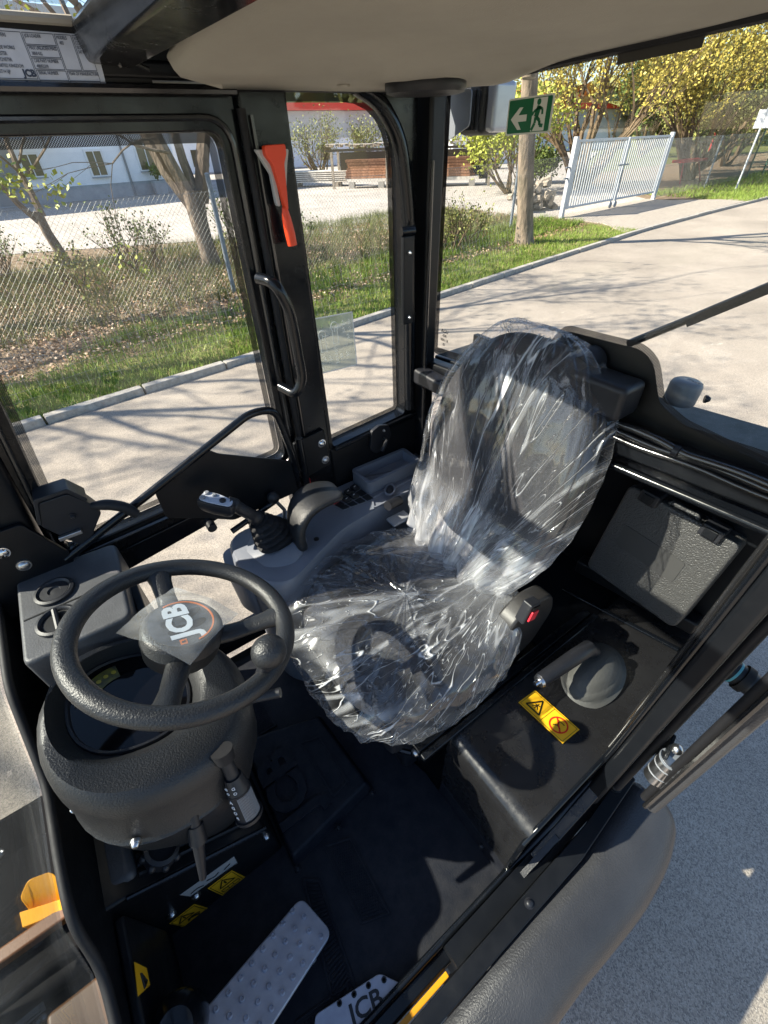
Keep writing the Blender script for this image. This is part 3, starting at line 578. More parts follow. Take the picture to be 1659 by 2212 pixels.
b0 = None
for r_ in range(7):
    for c_ in range(5):
        for e in range(2):
            if b0 is None: b0 = G().box((0, 3.2), (0, .16), (0, .10)).obj('plank', WOODR, ps); q = b0
            else: q = cp(b0, parent=ps)
            q.location = (e*3.3+random.uniform(-.2, .2), .15+c_*.2, .42+r_*.115)
G().box((-.1, 6.9), (.1, 1.2), (.28, .41)).obj('bearer', WOODP, ps)
for i in range(5):
    G().box((i*1.6, i*1.6+.3), (.1, .5), (0, .275)).obj('support_block', KERB, ps)
pp = empty('plank_stack', (13.7, 28.6, .055)); pp.rotation_euler = (0, 0, sa); tag(pp, 'low pile of pale grey planks left of the shelter', 'planks'); b0 = None
for r_ in range(6):
    for c_ in range(6):
        if b0 is None: b0 = G().box((0, 3.6), (0, .18), (0, .05)).obj('plank', WOODP, pp); q = b0
        else: q = cp(b0, parent=pp)
        q.location = (random.uniform(-.3, .3), c_*.2, .22+r_*.09)
G().box((.2, .5), (0, 1.2), (0, .21)).obj('bearer', WOOD, pp); G().box((2.6, 2.9), (0, 1.2), (0, .21)).obj('bearer', WOOD, pp)
fw = empty('firewood_pile', (14.9, 12.2, .055)); tag(fw, 'pile of split firewood behind the left gate post', 'firewood'); l0 = None
for i in range(46):
    if l0 is None: l0 = G().lathe([(.001, 0), (.1, 0), (.1, .35), (.001, .35)], n=7).obj('log', WOOD, fw); q = l0
    else: q = cp(l0, parent=fw)
    q.location = (random.uniform(-.9, .9), random.uniform(-.3, .3), random.uniform(.1, .9)*(1-.3*random.random())); q.rotation_euler = (random.uniform(1.2, 1.9), random.uniform(-.3, .3), random.uniform(-.6, .6))

# ================================================================== THE LOADER
L0 = empty('compact_loader'); tag(L0, 'black framed cab of a compact wheel loader seen from its open door', 'loader')
FZ = .60
def pt(name, g, m, par=L0, **k): return g.obj(name, m, par, **k)
def bolt(parent, c, ax, r=.011, m=STEEL, name='bolt', h=.008):
    g = G(); g.lathe([(.001, -.004), (r*1.25, -.004), (r*1.3, 0), (r*1.25, .002), (r, .0022), (r*.95, h*.6), (r*.6, h), (.001, h*1.05)], c, ax, 16); return g.obj(name, m, parent, smooth=True)
# ---- far side frame (inner face at Y=1.14)
Y0, Y1 = 1.14, 1.20
pt('door_pillar', G().box((.455, .562), (Y0-.015, Y1), (FZ, 2.236)), PAINT, bevel=.008)
pt('door_seal', G().tube([(.458, Y0-.012, FZ+.1), (.458, Y0-.012, 2.2)], .009, 10), RUB, smooth=True)
pt('door_seal', G().tube([(.475, Y0-.019, 1.45), (.475, Y0-.019, 2.19)], .0045, 8), CABLE, smooth=True)
pt('header_rail', G().box((-.42, 1.02), (Y0-.02, Y1), (2.237, 2.262)), SATIN, bevel=.006)
pt('header_rail', G().box((-.42, 1.02), (Y0-.002, Y1+.02), (2.264, 2.298)), SATIN, bevel=.01)
pt('header_seal', G().tube([(-.4, Y0-.022, 2.225), (.45, Y0-.022, 2.225)], .008, 8), CABLE, smooth=True)
pt('corner_post', G().loft([rnd([(-.395+dx, Y0-.03, z), (-.275+dx, Y0-.03, z), (-.275+dx, Y1+.02, z), (-.395+dx, Y1+.02, z)], .02) for z, dx in ((FZ-.1, -.03), (1.2, -.01), (1.5, .03), (2.25, .12))]), SATIN, smooth=True)
# quarter window
def fy(P, y): return [(x, y, z) for x, z in P]
qo = rnd(fy([(.564, 1.33), (.92, 1.33), (.92, 2.236), (.564, 2.236)], Y0), [.005]*4, 6)
qi = rnd(fy([(.578, 1.358), (.885, 1.382), (.872, 2.229), (.564, 2.228)], Y0), [.012, .02, .19, .008], 6)
pt('quarter_window_frame', G().ring(qo, qi, (0, .05, 0)), PAINT, bevel=.004)
tb = [(.735, Y0-.006, 2.240), (.80, Y0-.006, 2.215), (.858, Y0-.006, 2.15), (.880, Y0-.006, 2.05), (.893, Y0-.006, 1.95), (.905, Y0-.006, 1.40)]
pt('quarter_window_tube', G().tube(smoothpath(tb, .05), .019, 12), PAINT, smooth=True)
qg = pt('quarter_window', G().prism([Vector(p)+Vector((0, .055, 0)) for p in inset(qi, -.01)], (0, .004, 0)), GLASS)
G().ring([Vector(p)+Vector((0, .05, 0)) for p in qi], [Vector(p)+Vector((0, .05, 0)) for p in inset(qi, .014)], (0, .001, 0)).obj('dotted_border', FRIT, qg)
# information sticker on the quarter window
stx = Vector((.581, 1.186, 1.76)); xa = Vector((.137, 0, -.006)); za = Vector((.004, 0, -.162))
st = pt('instruction_decal', G().prism([stx, stx+xa, stx+xa+za, stx+za], (0, .0005, 0)), glassy('decal_film', (.80, .84, .80), .30))
def linebox(P, w, m, parent, name, d=(0, -.001, 0), closed=True):
    g = G(); n = len(P)
    for i in range(n if closed else n-1): g.beam(P[i], P[(i+1) % n], w, .0006, up=d)
    return g.obj(name, m, parent)
o_ = Vector((0, -.001, 0)); linebox([stx+o_, stx+xa+o_, stx+xa+za+o_, stx+za+o_], .0030, WHT, st, 'border')
def dp(u, v): return stx+xa*u+za*v+o_
g = G()
for cu, cv in ((.2, .33), (.52, .22)):
    g.tube([dp(cu+.09*math.cos(a), cv-.02+.09*math.sin(a)) for a in np.linspace(PI*.75, PI*2.25, 12)], .0013, 4); g.tube([dp(cu-.06, cv+.05), dp(cu-.07, cv+.28), dp(cu+.07, cv+.28), dp(cu+.06, cv+.05)], .0009, 4)
    g.tube([dp(cu, cv), dp(cu+.16, cv)], .0008, 4); g.tube([dp(cu, cv-.03), dp(cu, cv+.07)], .0008, 4)
for cu, cv in ((.75, .14), (.9, .14), (.75, .27), (.9, .27), (.84, .4), (.18, .72), (.34, .74), (.5, .7), (.62, .74), (.78, .72), (.5, .6), (.5, .82)):
    g.tube([dp(cu-.03, cv), dp(cu, cv-.03), dp(cu+.03, cv), dp(cu, cv+.03)], .0008, 4); g.tube([dp(cu-.035, cv+.05), dp(cu+.04, cv+.045)], .0008, 4)
g.tube([dp(.06, .9), dp(.06, .96), dp(.12, .96), dp(.12, .9), dp(.06, .9)], .0009, 4)
g.obj('pictogram', WHT, st, kind='stuff')
# C pillar, capping strip with clamp
pt('rear_pillar', G().box((.93, .985), (Y0-.04, Y1), (FZ, 2.30)), SATIN, bevel=.012)
pt('rear_pillar_seal', G().tube([(.935, Y0-.045, 1.3), (.935, Y0-.045, 2.1)], .006, 8), CABLE, smooth=True)
cs = pt('channel_strip', G().box((.836, .872), (1.085, 1.10), (1.715, 1.945)), SATIN, bevel=.004)
g = G(); g.tube([(.834, 1.095, 1.955), (.874, 1.09, 1.955)], .012, 10); g.obj('end_roll', PAINT, cs, smooth=True)
bolt(cs, (.854, 1.083, 1.905), (0, -1, 0), .004); bolt(cs, (.854, 1.083, 1.735), (0, -1, 0), .004)
# panels below sills
pt('side_panel', G().box((.565, 1.0), (Y0-.005, Y1), (FZ, 1.352)), SATIN, bevel=.008)
pt('sill_trim', G().tube([(.58, Y0-.008, 1.352), (.93, Y0-.008, 1.372)], .008, 8), PAINT, smooth=True)
lt = pt('window_latch', G().prism(rnd(fy([(.715, 1.30), (.725, 1.372), (.76, 1.385), (.80, 1.372), (.808, 1.33), (.785, 1.285), (.74, 1.275)], 1.12), .008, 3), (0, .014, 0)), PLAST, bevel=.003)
g = G(); g.tube([(.77, 1.115, 1.335), (.772, 1.098, 1.33), (.745, 1.09, 1.30)], .007, 8); g.obj('latch_handle', PLAST, lt, smooth=True); bolt(lt, (.775, 1.12, 1.36), (0, -1, 0), .004)
# door (front far): frame ring, belt, lower glass
do = rnd(fy([(-.285, FZ+.05), (.452, FZ+.05), (.452, 2.225), (-.175, 2.225)], Y0+.002), [.03, .02, .02, .02], 6)
di = rnd(fy([(-.225, 1.345), (.408, 1.385), (.412, 2.166), (-.115, 2.166)], Y0+.002), [.02, .03, .03, .03], 6)
dl = rnd(fy([(-.20, FZ+.12), (.405, FZ+.12), (.405, 1.30), (-.20, 1.20)], Y0+.002), [.03]*4, 6)
# upper and lower frames as rings around each pane
uo = rnd(fy([(-.262, 1.275), (.452, 1.345), (.452, 2.225), (-.175, 2.225)], Y0+.002), [.004]*4, 6)
lo = rnd(fy([(-.29, FZ+.02), (.452, FZ+.02), (.452, 1.343), (-.262, 1.272)], Y0+.002), [.004]*4, 6)
dfr = pt('door_frame', G().ring(uo, di, (0, .045, 0)).ring(lo, dl, (0, .045, 0)), PAINT, bevel=.005)
G().tube([Vector(p)+Vector((0, -.004, 0)) for p in inset(di, -.022)]+[Vector(inset(di, -.022)[0])+Vector((0, -.004, 0))], .006, 8).obj('inner_seal', CABLE, dfr, smooth=True)
dg = pt('door_glass', G().prism([Vector(p)+Vector((0, .049, 0)) for p in inset(di, -.012)], (0, .004, 0)), GLASS)
G().ring([Vector(p)+Vector((0, .044, 0)) for p in di], [Vector(p)+Vector((0, .044, 0)) for p in inset(di, .016)], (0, .001, 0)).obj('dotted_border', FRIT, dg)
pt('lower_door_glass', G().prism([Vector(p)+Vector((0, .049, 0)) for p in inset(dl, -.012)], (0, .004, 0)), GLASS)
# hinge plate with two dome bolts
hp = pt('door_hinge_plate', G().prism(rnd(fy([(.437, 1.30), (.548, 1.315), (.54, 1.452), (.43, 1.44)], 1.112), .008, 3), (0, .012, 0)), SATIN, bevel=.003)
bolt(hp, (.524, 1.110, 1.408), (0, -1, 0), .011, CHROME); bolt(hp, (.529, 1.110, 1.342), (0, -1, 0), .011)
g = G(); g.tube([(.445, 1.10, 1.29), (.445, 1.10, 1.46)], .012, 12); g.obj('hinge_pin', PAINT, hp, smooth=True)
pt('reflector', G().box((.455, .468), (1.118, 1.124), (1.24, 1.29)), REDP, bevel=.002)
# grab handle on the pillar
pt('pillar_grab_handle', G().tube(smoothpath([(.425, 1.12, 1.900), (.438, 1.06, 1.900), (.462, 1.055, 1.84), (.468, 1.055, 1.66), (.446, 1.06, 1.617), (.428, 1.12, 1.625)], .035), .0135, 14), PAINT, smooth=True)
# long diagonal grab rail with web plate
rail = pt('door_grab_rail', G().tube(smoothpath([(-.23, 1.10, 1.36), (.02, 1.10, 1.462), (.32, 1.10, 1.588), (.39, 1.10, 1.575), (.418, 1.10, 1.40), (.42, 1.11, 1.28)], .05, 6), .011, 14), PAINT, smooth=True)
G().prism(rnd(fy([(.02, 1.452), (.18, 1.525), (.205, 1.50), (.42, 1.385), (.425, 1.27), (.19, 1.262), (.10, 1.32), (.02, 1.36)], 1.102), .012, 3), (0, .006, 0)).obj('web_plate', SATIN, rail, bevel=.002)
pt('door_stay', G().tube([(.17, 1.09, 1.235), (.33, 1.085, 1.285)], .009, 10), PAINT, smooth=True)
# door catch mechanism and lever
dc = pt('door_catch', G().prism(rnd(fy([(-.232, 1.475), (-.210, 1.535), (-.150, 1.535), (-.125, 1.50), (-.108, 1.455), (-.145, 1.41), (-.155, 1.378), (-.18, 1.375), (-.20, 1.41)], 1.095), .008, 3), (0, .05, 0)), PLAST, bevel=.004)
G().prism(rnd(fy([(-.235, 1.485), (-.213, 1.549), (-.145, 1.549), (-.118, 1.505), (-.125, 1.50), (-.150, 1.538), (-.208, 1.538), (-.228, 1.478)], 1.092), .004, 2), (0, .055, 0)).obj('cover_lip', PLAST, dc, bevel=.002)
G().tube(smoothpath([(-.125, 1.105, 1.478), (-.085, 1.08, 1.480), (-.055, 1.065, 1.466), (-.040, 1.06, 1.438)], .03), [.008]+[.0135]*11+[.012], 12).obj('release_lever', RUB, dc, smooth=True)
bolt(dc, (-.165, 1.093, 1.475), (0, -1, 0), .006, PLAST); g = G(); g.box((-.215, -.165), (1.082, 1.094), (1.425, 1.436)); g.obj('striker', STEEL, dc, bevel=.002)
hb = pt('corner_bracket', G().prism(rnd(fy([(-.40, 1.50), (-.26, 1.50), (-.215, 1.38), (-.22, 1.30), (-.40, 1.25)], 1.092), .01, 3), (0, .012, 0)), SATIN, bevel=.003)
bolt(hb, (-.322, 1.090, 1.448), (0, -1, 0), .012, CHROME); bolt(hb, (-.305, 1.090, 1.395), (0, -1, 0), .012)
# ---- windscreen side
wz = [(1.12, 1.315), (.85, 1.285), (.67, 1.165), (.51, 1.15), (.42, 1.13), (.36, 1.04), (.28, 1.015), (.12, 1.0), (.03, 1.0)]
pt('windscreen_seal', G().tube(smoothpath([(-.40, y, z) for y, z in wz], .04), .009, 12), RUB, smooth=True)
pt('windscreen_sill', G().prism([(-.408, 1.13, FZ-.1)]+[(-.408, y, z-.004) for y, z in wz]+[(-.408, .03, FZ-.1)], (.012, 0, 0)), SATIN, bevel=.004)
wg_ = pt('windscreen', G().prism([(-.412, y, z+.004) for y, z in wz]+[(-.29, .03, 2.24), (-.29, 1.12, 2.24)], (-.005, 0, 0)), DGLASS)
pt('front_pillar', G().beam((-.40, .0, FZ), (-.29, .0, 2.28), .045, .045), SATIN, bevel=.01)
pt('front_header', G().box((-.33, -.25), (-.03, 1.2), (2.24, 2.30)), SATIN, bevel=.008)
# ---- roof: lining, skylight, crossbar, identity plate
nx, ny = 40, 30; V = []; F = []
for j in range(ny+1):
    for i in range(nx+1):
        u, v = i/nx, j/ny; x = .285+u*.70; y = -.12+v*1.235
        xr = .985-.02*(1-v)
        x = .285+u*(xr-.285)
        if v > .86: x = max(x, .285+.14*((v-.86)/.14)**2)
        e = max(0, (v-.86)/.14)
        z = 2.290 - .046*y - .016*math.exp(-((y-.93)/.10)**2) - .012*math.exp(-((y-.55)/.12)**2)*math.sin(u*2.6+.4) + .030*max(0, e)**3*0 - .012*e**2
        eu = max(0, (u-.9)/.1); z -= .002*eu**2
        el = max(0, (.06-u)/.06); z += .02*el**2
        V.append((x, y, z))
for j in range(ny):
    for i in range(nx): a = j*(nx+1)+i; F.append((a, a+1, a+nx+2, a+nx+1))
lin = G().add(V, F).obj('roof_lining', LINING, L0, smooth=True); sm = lin.modifiers.new('t', 'SOLIDIFY'); sm.thickness = .012; sm.offset = 1
for cx_, cy_ in ((.66, 1.06), (.955, .83)):
    g = G(); g.lathe([(.001, -.004), (.012, -.003), (.014, 0), (.001, .001)], (cx_, cy_, 2.232), n=16); g.obj('lining_clip', LINING, lin, smooth=True)
pt('lining_edge', G().tube([(.43, 1.125, 2.232), (.985, 1.12, 2.232)], .008, 8), RUB, smooth=True)
pt('rear_lining_edge', G().tube([(.985, 1.12, 2.238), (.988, .6, 2.260), (.985, -.1, 2.290)], .008, 8), RUB, smooth=True)
pt('roof_panel', G().box((.17, 1.05), (-.14, 1.22), (2.352, 2.372)), SATIN, bevel=.005)
pt('roof_side', G().box((.285, 1.05), (1.13, 1.15), (2.263, 2.351)), SATIN)
pt('roof_crossbar', G().prism([(.195, 1.13, 2.30), (.205, 1.13, 2.255), (.275, 1.13, 2.25), (.285, 1.13, 2.30)], (0, -1.26, 0)), PAINT, bevel=.006)
sk = pt('skylight', G().prism([(-.30, -.1, 2.315), (.196, -.1, 2.315), (.196, 1.10, 2.315), (-.30, 1.10, 2.315)], (0, 0, .005)), DGLASS)
pt('skylight_seal', G().tube([(-.29, 1.108, 2.300), (.20, 1.108, 2.300)], .0065, 8), LINING, smooth=True)
pt('plate_backing', G().box((-.3, .30), (1.122, 1.135), (2.226, 2.300)), SATIN)
ip = pt('identity_plate', G().prism(rnd([(-.12, 1.1195, 2.229), (.222, 1.1195, 2.231), (.226, 1.1195, 2.287), (-.12, 1.1195, 2.292)], .005, 3), (0, .002, 0)), PLATE, bevel=.0006)
def ptxt(s, x, z, sz, al='LEFT', b=0): text('lettering', s, sz, PRINTG, ip, (x, 1.1188, z), (1, 0, 0), (0, 0, 1), bold=b, align=al, sx=.72)
for i, s in enumerate(('EARTHMOVERS', 'LTD.', 'LAKESIDE WORKS', 'ROCESTER', 'UTTOXETER', 'UNITED KINGDOM', 'ST14 5JP')): ptxt(s, .075, 2.2815-i*.0066, .0056)
for s, x, z in (('JCB LOADER', .127, 2.282), ('MAX UNLADEN MASS', .127, 2.269), ('3850 KG', .128, 2.263), ('CAB PART NUMBER', .127, 2.255), ('400/S2339', .128, 2.249), ('SERIAL NUMBER', .127, 2.2415), ('MODELS', .170, 2.282), ('403', .172, 2.276), ('ROPS', .195, 2.282), ('COMPLIES TO', .195, 2.277), ('ISO', .195, 2.272), ('3471:2008', .195, 2.267), ('YEAR OF MANUFACTURE', .170, 2.2415)): ptxt(s, x, z, .0054)
def rect(x0, x1, z0, z1):
    g = G()
    for a, b in (((x0, z0), (x1, z0)), ((x1, z0), (x1, z1)), ((x1, z1), (x0, z1)), ((x0, z1), (x0, z0))): g.beam((a[0], 1.119, a[1]), (b[0], 1.119, b[1]), .0007, .0004, up=(0, -1, 0))
    g.obj('printed_box', PRINTG, ip)
for r_ in ((.05, .123, 2.2345, 2.2855), (.125, .1665, 2.273, 2.2855), (.125, .1665, 2.2595, 2.2715), (.125, .1665, 2.246, 2.258), (.125, .1665, 2.2335, 2.2445), (.1685, .1915, 2.246, 2.2855), (.1935, .214, 2.246, 2.2855), (.1685, .214, 2.2335, 2.2445)): rect(*r_)
text('logo', 'JCB', .011, PRINTG, ip, (.114, 1.1187, 2.2405), (1, 0, 0), (0, 0, 1), bold=.0006); bolt(ip, (.2185, 1.119, 2.258), (0, -1, 0), .003, PRINTG)
g = G(); g.tube(smoothpath([(.245, 1.10, 2.285), (.25, 1.09, 2.262), (.26, 1.09, 2.258), (.29, 1.085, 2.246)], .01), .0035, 8); g.tube(smoothpath([(.235, 1.11, 2.29), (.24, 1.10, 2.262), (.25, 1.1, 2.25)], .01), .003, 8)
pt('roof_cable', G().add(g.v[:0], []) if False else g, CABLE, smooth=True)
pt('cable_clip', G().box((.265, .315), (1.105, 1.118), (2.268, 2.279)), PLAST, bevel=.003)
# round roof pod near rear corner
g = G(); g.lathe([(.001, -.010), (.070, -.010), (.082, -.007), (.085, .0), (.085, .012), (.07, .03), (.001, .03)], (.815, .985, 2.224), n=48); pt('roof_speaker_pod', g, PLAST, smooth=True)
g = G(); g.lathe([(.001, .0), (.092, .0), (.105, .015), (.12, .04), (.001, .05)], (.815, .985, 2.234), n=48); pt('pod_collar', g, LINING, smooth=True)
# ---- rear window
rz = [(1.125, 1.572), (.66, 1.635), (.42, 1.648), (.10, 1.664), (-.12, 1.67)]
XR = 1.0
ro = [(XR, 1.125, 1.585), (XR, -.12, 1.675), (XR, -.12, 2.305), (XR, 1.125, 2.248)]
rp = rnd(ro, .02, 4); rw = pt('rear_window', G().prism(rp, (.005, 0, 0)), GLASS)
G().ring([Vector(p)-Vector((.003, 0, 0)) for p in inset(rp, -.003)], [Vector(p)-Vector((.003, 0, 0)) for p in inset(rp, .020)], (-.001, 0, 0)).obj('dotted_border', FRIT, rw)
fm = rnd([(XR-.004, .655, 1.62), (XR-.004, .665, 1.735), (XR-.004, .640, 1.778), (XR-.004, .53, 1.782), (XR-.004, .45, 1.786), (XR-.004, .415, 1.768), (XR-.004, .372, 1.69), (XR-.004, .31, 1.665), (XR-.004, .12, 1.648), (XR-.004, -.12, 1.655), (XR-.004, -.12, 1.60), (XR-.004, .66, 1.58)], .02, 5)
def grow(P, d): return inset(P, -d)
q = pt('window_mask', G().prism(fm, (-.001, 0, 0)), BLK)
G().ring([Vector(p)+Vector((-.0005, 0, 0)) for p in grow(fm, .014)], [Vector(p)+Vector((-.0005, 0, 0)) for p in inset(fm, .001)], (-.0008, 0, 0)).obj('dotted_border', FRIT, q)
G().prism([(XR-.006, .52, 2.243), (XR-.006, .665, 2.236), (XR-.006, .665, 2.262), (XR-.006, .52, 2.268)], (-.001, 0, 0)).obj('dark_band', mat('dark_band', (.035, .033, .03), .5), rw)
for i, s in enumerate(('AGU', '43R', '000118', 'E1')): text('glass_mark', s, .012 if i else .016, BLK, rw, (XR-.003, 1.075, 1.665-i*.014), (0, -1, 0), (0, 0, 1))
pt('rear_sill', G().prism([(.955, 1.13, 1.565), (.955, -.10, 1.652), (.955, -.10, 1.59), (.955, 1.13, 1.50)], (.05, 0, 0)), SATIN, bevel=.01)
pt('rear_sill', G().prism([(1.006, 1.13, 1.57), (1.006, -.10, 1.66), (1.006, -.10, 1.585), (1.006, 1.13, 1.50)], (.18, 0, 0)), SATIN, bevel=.005)
pt('rear_ledge_lip', G().prism([(.985, .75, 1.545), (.985, -.08, 1.588), (.985, -.08, 1.54), (.985, .75, 1.50)], (.03, 0, 0)), PAINT, bevel=.008)
pt('rear_rib', G().tube([(.95, .75, 1.505), (.95, -.05, 1.56)], .010, 10), PAINT, smooth=True)
for k, (dy, dz, r_) in enumerate(((0, 0, .0085), (.004, -.018, .007), (-.002, -.033, .0065))):
    pts = [(.952, .47-i*.05, 1.628+.003*math.sin(i*1.3+k)+dz+i*.0028-.010*(k == 0)*(i > 3)) for i in range(12)]
    pt('wiring_loom', G().tube(smoothpath(pts, .02, 3), r_, 10), CABLE, smooth=True)
g = G(); g.lathe([(.010, -.006), (.0125, -.006), (.0125, .006), (.010, .006)], (.95, .285, 1.628), (0, 1, .05), 14); pt('cable_tie', g, PLAST)
# shelf moulding left of the seat, wiper motor
pt('shelf_moulding', G().prism([(.90, 1.12, 1.500), (.90, .93, 1.505), (.90, .93, 1.547), (.90, 1.12, 1.555)], (.055, 0, 0)), PLAST, bevel=.012)
wm = pt('wiper_motor_cover', G().box((.90, .985), (.405, .58), (1.655, 1.735)), PLAST, bevel=.014, seg=3)
g = G(); g.tube([(.985, .545, 1.735), (.965, .545, 1.735), (.95, .54, 1.73)], [.036, .034, .030], 18); g.obj('motor_can', PLAST, wm, smooth=True)
# wiper outside the rear glass
wp = pt('rear_wiper', G().tube([(1.035, .50, 1.775), (1.05, .40, 1.85), (1.055, .27, 1.95), (1.055, .10, 2.07)], [.009, .008, .007, .006], 8), BLK, smooth=True)
g = G(); g.beam((1.045, .40, 1.842), (1.045, .06, 2.105), .014, .012, up=(1, 0, 0)); g.beam((1.04, .385, 1.862), (1.04, .05, 2.122), .006, .02, up=(1, 0, 0)); g.obj('wiper_blade', RUB, wp)
# outside lamp with bracket, and horn pod
lb = pt('lamp_bracket', G().prism(rnd([(1.06, 1.285, 2.235), (1.06, 1.10, 2.235), (1.06, 1.10, 2.165), (1.06, 1.28, 2.10), (1.06, 1.32, 2.08), (1.06, 1.32, 2.16)], .01, 3), (.004, 0, 0)), LAMPG)
G().tube([(1.05, 1.27, 2.24), (1.05, 1.262, 2.15)], .004, 8).obj('stay_rod', STEEL, lb, smooth=True); bolt(lb, (1.055, 1.262, 2.140), (-1, 0, 0), .012, STEEL)
wl = pt('work_lamp', G().box((1.10, 1.19), (1.095, 1.19), (2.145, 2.255)), PLAST, bevel=.018, seg=3)
for i in range(5): G().box((1.092, 1.10), (1.105+i*.014, 1.112+i*.014), (2.155, 2.235)).obj('cooling_fin', PLAST, wl, bevel=.002)
G().box((1.105, 1.185), (1.06, 1.094), (2.15, 2.25)).obj('lens', LENS, wl, bevel=.012)
hn = pt('outside_horn', G().lathe([(.001, -.038), (.030, -.036), (.034, -.030), (.0345, .008), (.031, .016), (.024, .020), (.001, .021)], (1.11, .375, 1.69), (.1, 0, 1), 32), LAMPG, smooth=True)
text('lettering', 'Klaxon', .013, PRINTG, hn, (1.11, .36, 1.711), (0, -1, .0), (1, 0, 0)); bolt(hn, (1.14, .333, 1.67), (.6, -1, 0), .007, PLAST)
# ---- rear compartment
pt('rear_wall', G().box((1.19, 1.21), (.0, 1.13), (FZ, 1.60)), SATIN)
pt('rear_shelf_floor', G().box((.80, 1.19), (.30, .62), (.93, .945)), SATIN)
wb = pt('wheel_box', G().prism(rnd([(.385, .045, FZ), (.385, .045, .955), (1.19, .045, .965), (1.19, .045, FZ)], [.001, .06, .001, .001], 8), (0, .262, 0)), mat('scuffed_black_paint', (.011, .011, .012), .2, .5, dirt=.3, bump=.15, bscale=30, bdist=.002), smooth=True)
G().tube([(.385, .045, FZ), (.385, .045, .92), (.42, .045, .952), (.9, .045, .957)], .006, 8).obj('edge_bead', PAINT, wb, smooth=True)
pt('weld_bar', G().beam((1.02, .44, .972), (1.10, .09, .974), .014, .01), PAINT, bevel=.003)
pt('weld_bar', G().beam((1.12, .46, 1.02), (1.16, .09, 1.04), .05, .05), SATIN, bevel=.008)
# near rear post of the door opening and its sill
def post(z): 
    k = (z-.85)/1.35; return k
pp_ = []
for z, x, w in ((.80, .66, .05), (1.0, .70, .05), (1.5, .715, .05), (2.25, .72, .05)):
    pp_.append([(x-.03, -.005, z), (x+.10, -.005, z), (x+.10, .033, z), (x-.03, .033, z)])
rpst = pt('door_post', G().loft(pp_), SATIN, bevel=.009)
pt('post_seal', G().tube([(.655, .042, .84), (.678, .04, 1.0), (.692, .038, 1.5), (.70, .038, 2.2)], .007, 10), PAINT, smooth=True)
pt('post_seal', G().tube([(.68, .050, .86), (.72, .050, 1.0), (.73, .05, 1.6), (.74, .05, 2.2)], .008, 10), CABLE, smooth=True)
pt('post_seal', G().tube([(.70, -.014, .84), (.73, -.014, 1.0), (.74, -.014, 1.5), (.75, -.014, 2.2)], .010, 10), RUB, smooth=True)
pt('door_sill', G().box((-.42, .64), (.0, .036), (FZ-.1, FZ+.045)), PAINT, bevel=.008)
pt('sill_seal', G().tube([(-.42, .040, FZ+.052), (.36, .040, FZ+.052), (.52, .036, FZ+.14), (.66, .034, .84)], .009, 10), PAINT, smooth=True)
pt('sill_riser', G().prism([(.36, .0, FZ+.046), (.66, .0, FZ+.046), (.66, .0, .86), (.50, .0, FZ+.13)], (0, .032, 0)), PAINT, bevel=.005)
pt('sill_grit_strip', G().beam((.30, .012, FZ+.058), (.52, .010, FZ+.148), .014, .004), FENDER)
pt('yellow_sill_edge', G().box((-.3, .13), (-.014, -.002), (FZ+.0, FZ+.05)), MACH, bevel=.002)
# door seal lip below: floor
pt('floor_pan', G().box((-.42, 1.19), (.036, 1.14), (FZ-.12, FZ-.004)), SATIN)
mat_ = pt('floor_mat', G().prism(rnd([(-.40, .045, FZ), (.375, .045, FZ), (.375, .36, FZ), (.36, .42, FZ), (.36, 1.10, FZ), (-.05, 1.10, FZ), (-.06, .46, FZ), (-.40, .46, FZ)], .01, 2), (0, 0, .008)), MAT, bevel=.003)
def tread(poly, z, rows, cols, name='tread_patch'):
    P = [Vector(p) for p in poly]; g = G()
    for i in range(rows):
        for j in range(cols):
            u, v = (i+.5+.5*(j % 2)*.9)/(rows+.5), (j+.5)/cols; c = P[0]*(1-u)*(1-v)+P[1]*u*(1-v)+P[2]*u*v+P[3]*(1-u)*v
            r = .0042; g.add([c+Vector((r*math.cos(a), r*math.sin(a), 0)) for a in np.arange(6)*PI/3]+[c+Vector((r*.6*math.cos(a), r*.6*math.sin(a), .0018)) for a in np.arange(6)*PI/3], [(6, 7, 8, 9, 10, 11)]+[(k, (k+1) % 6, 6+(k+1) % 6, 6+k) for k in range(6)])
    o = g.obj(name, MAT, mat_, kind='stuff'); return o
tz = FZ+.009
def patch(p): 
    G().ring([Vector((x, y, tz)) for x, y in p], [Vector((x, y, tz)) for x, y in [tuple(v)[:2] for v in inset([(x, y, tz) for x, y in p], .006)]], (0, 0, .004)).obj('raised_border', MAT, mat_, bevel=.0015)
    q = [tuple(v) for v in inset([(x, y, tz) for x, y in p], .010)]; return q
for p_, r_, c_ in (([(.014, .39), (.09, .36), (.085, .158), (.01, .186)], 9, 26), ([(-.06, .88), (.05, .93), (.051, .78), (-.032, .785)], 10, 20), ([(-.07, .36), (-.03, .33), (-.06, .08), (-.13, .06)], 9, 30), ([(-.20, .14), (-.07, .12), (-.10, .05), (-.30, .05)], 14, 9)):
    tread(patch(p_), tz, r_, c_)
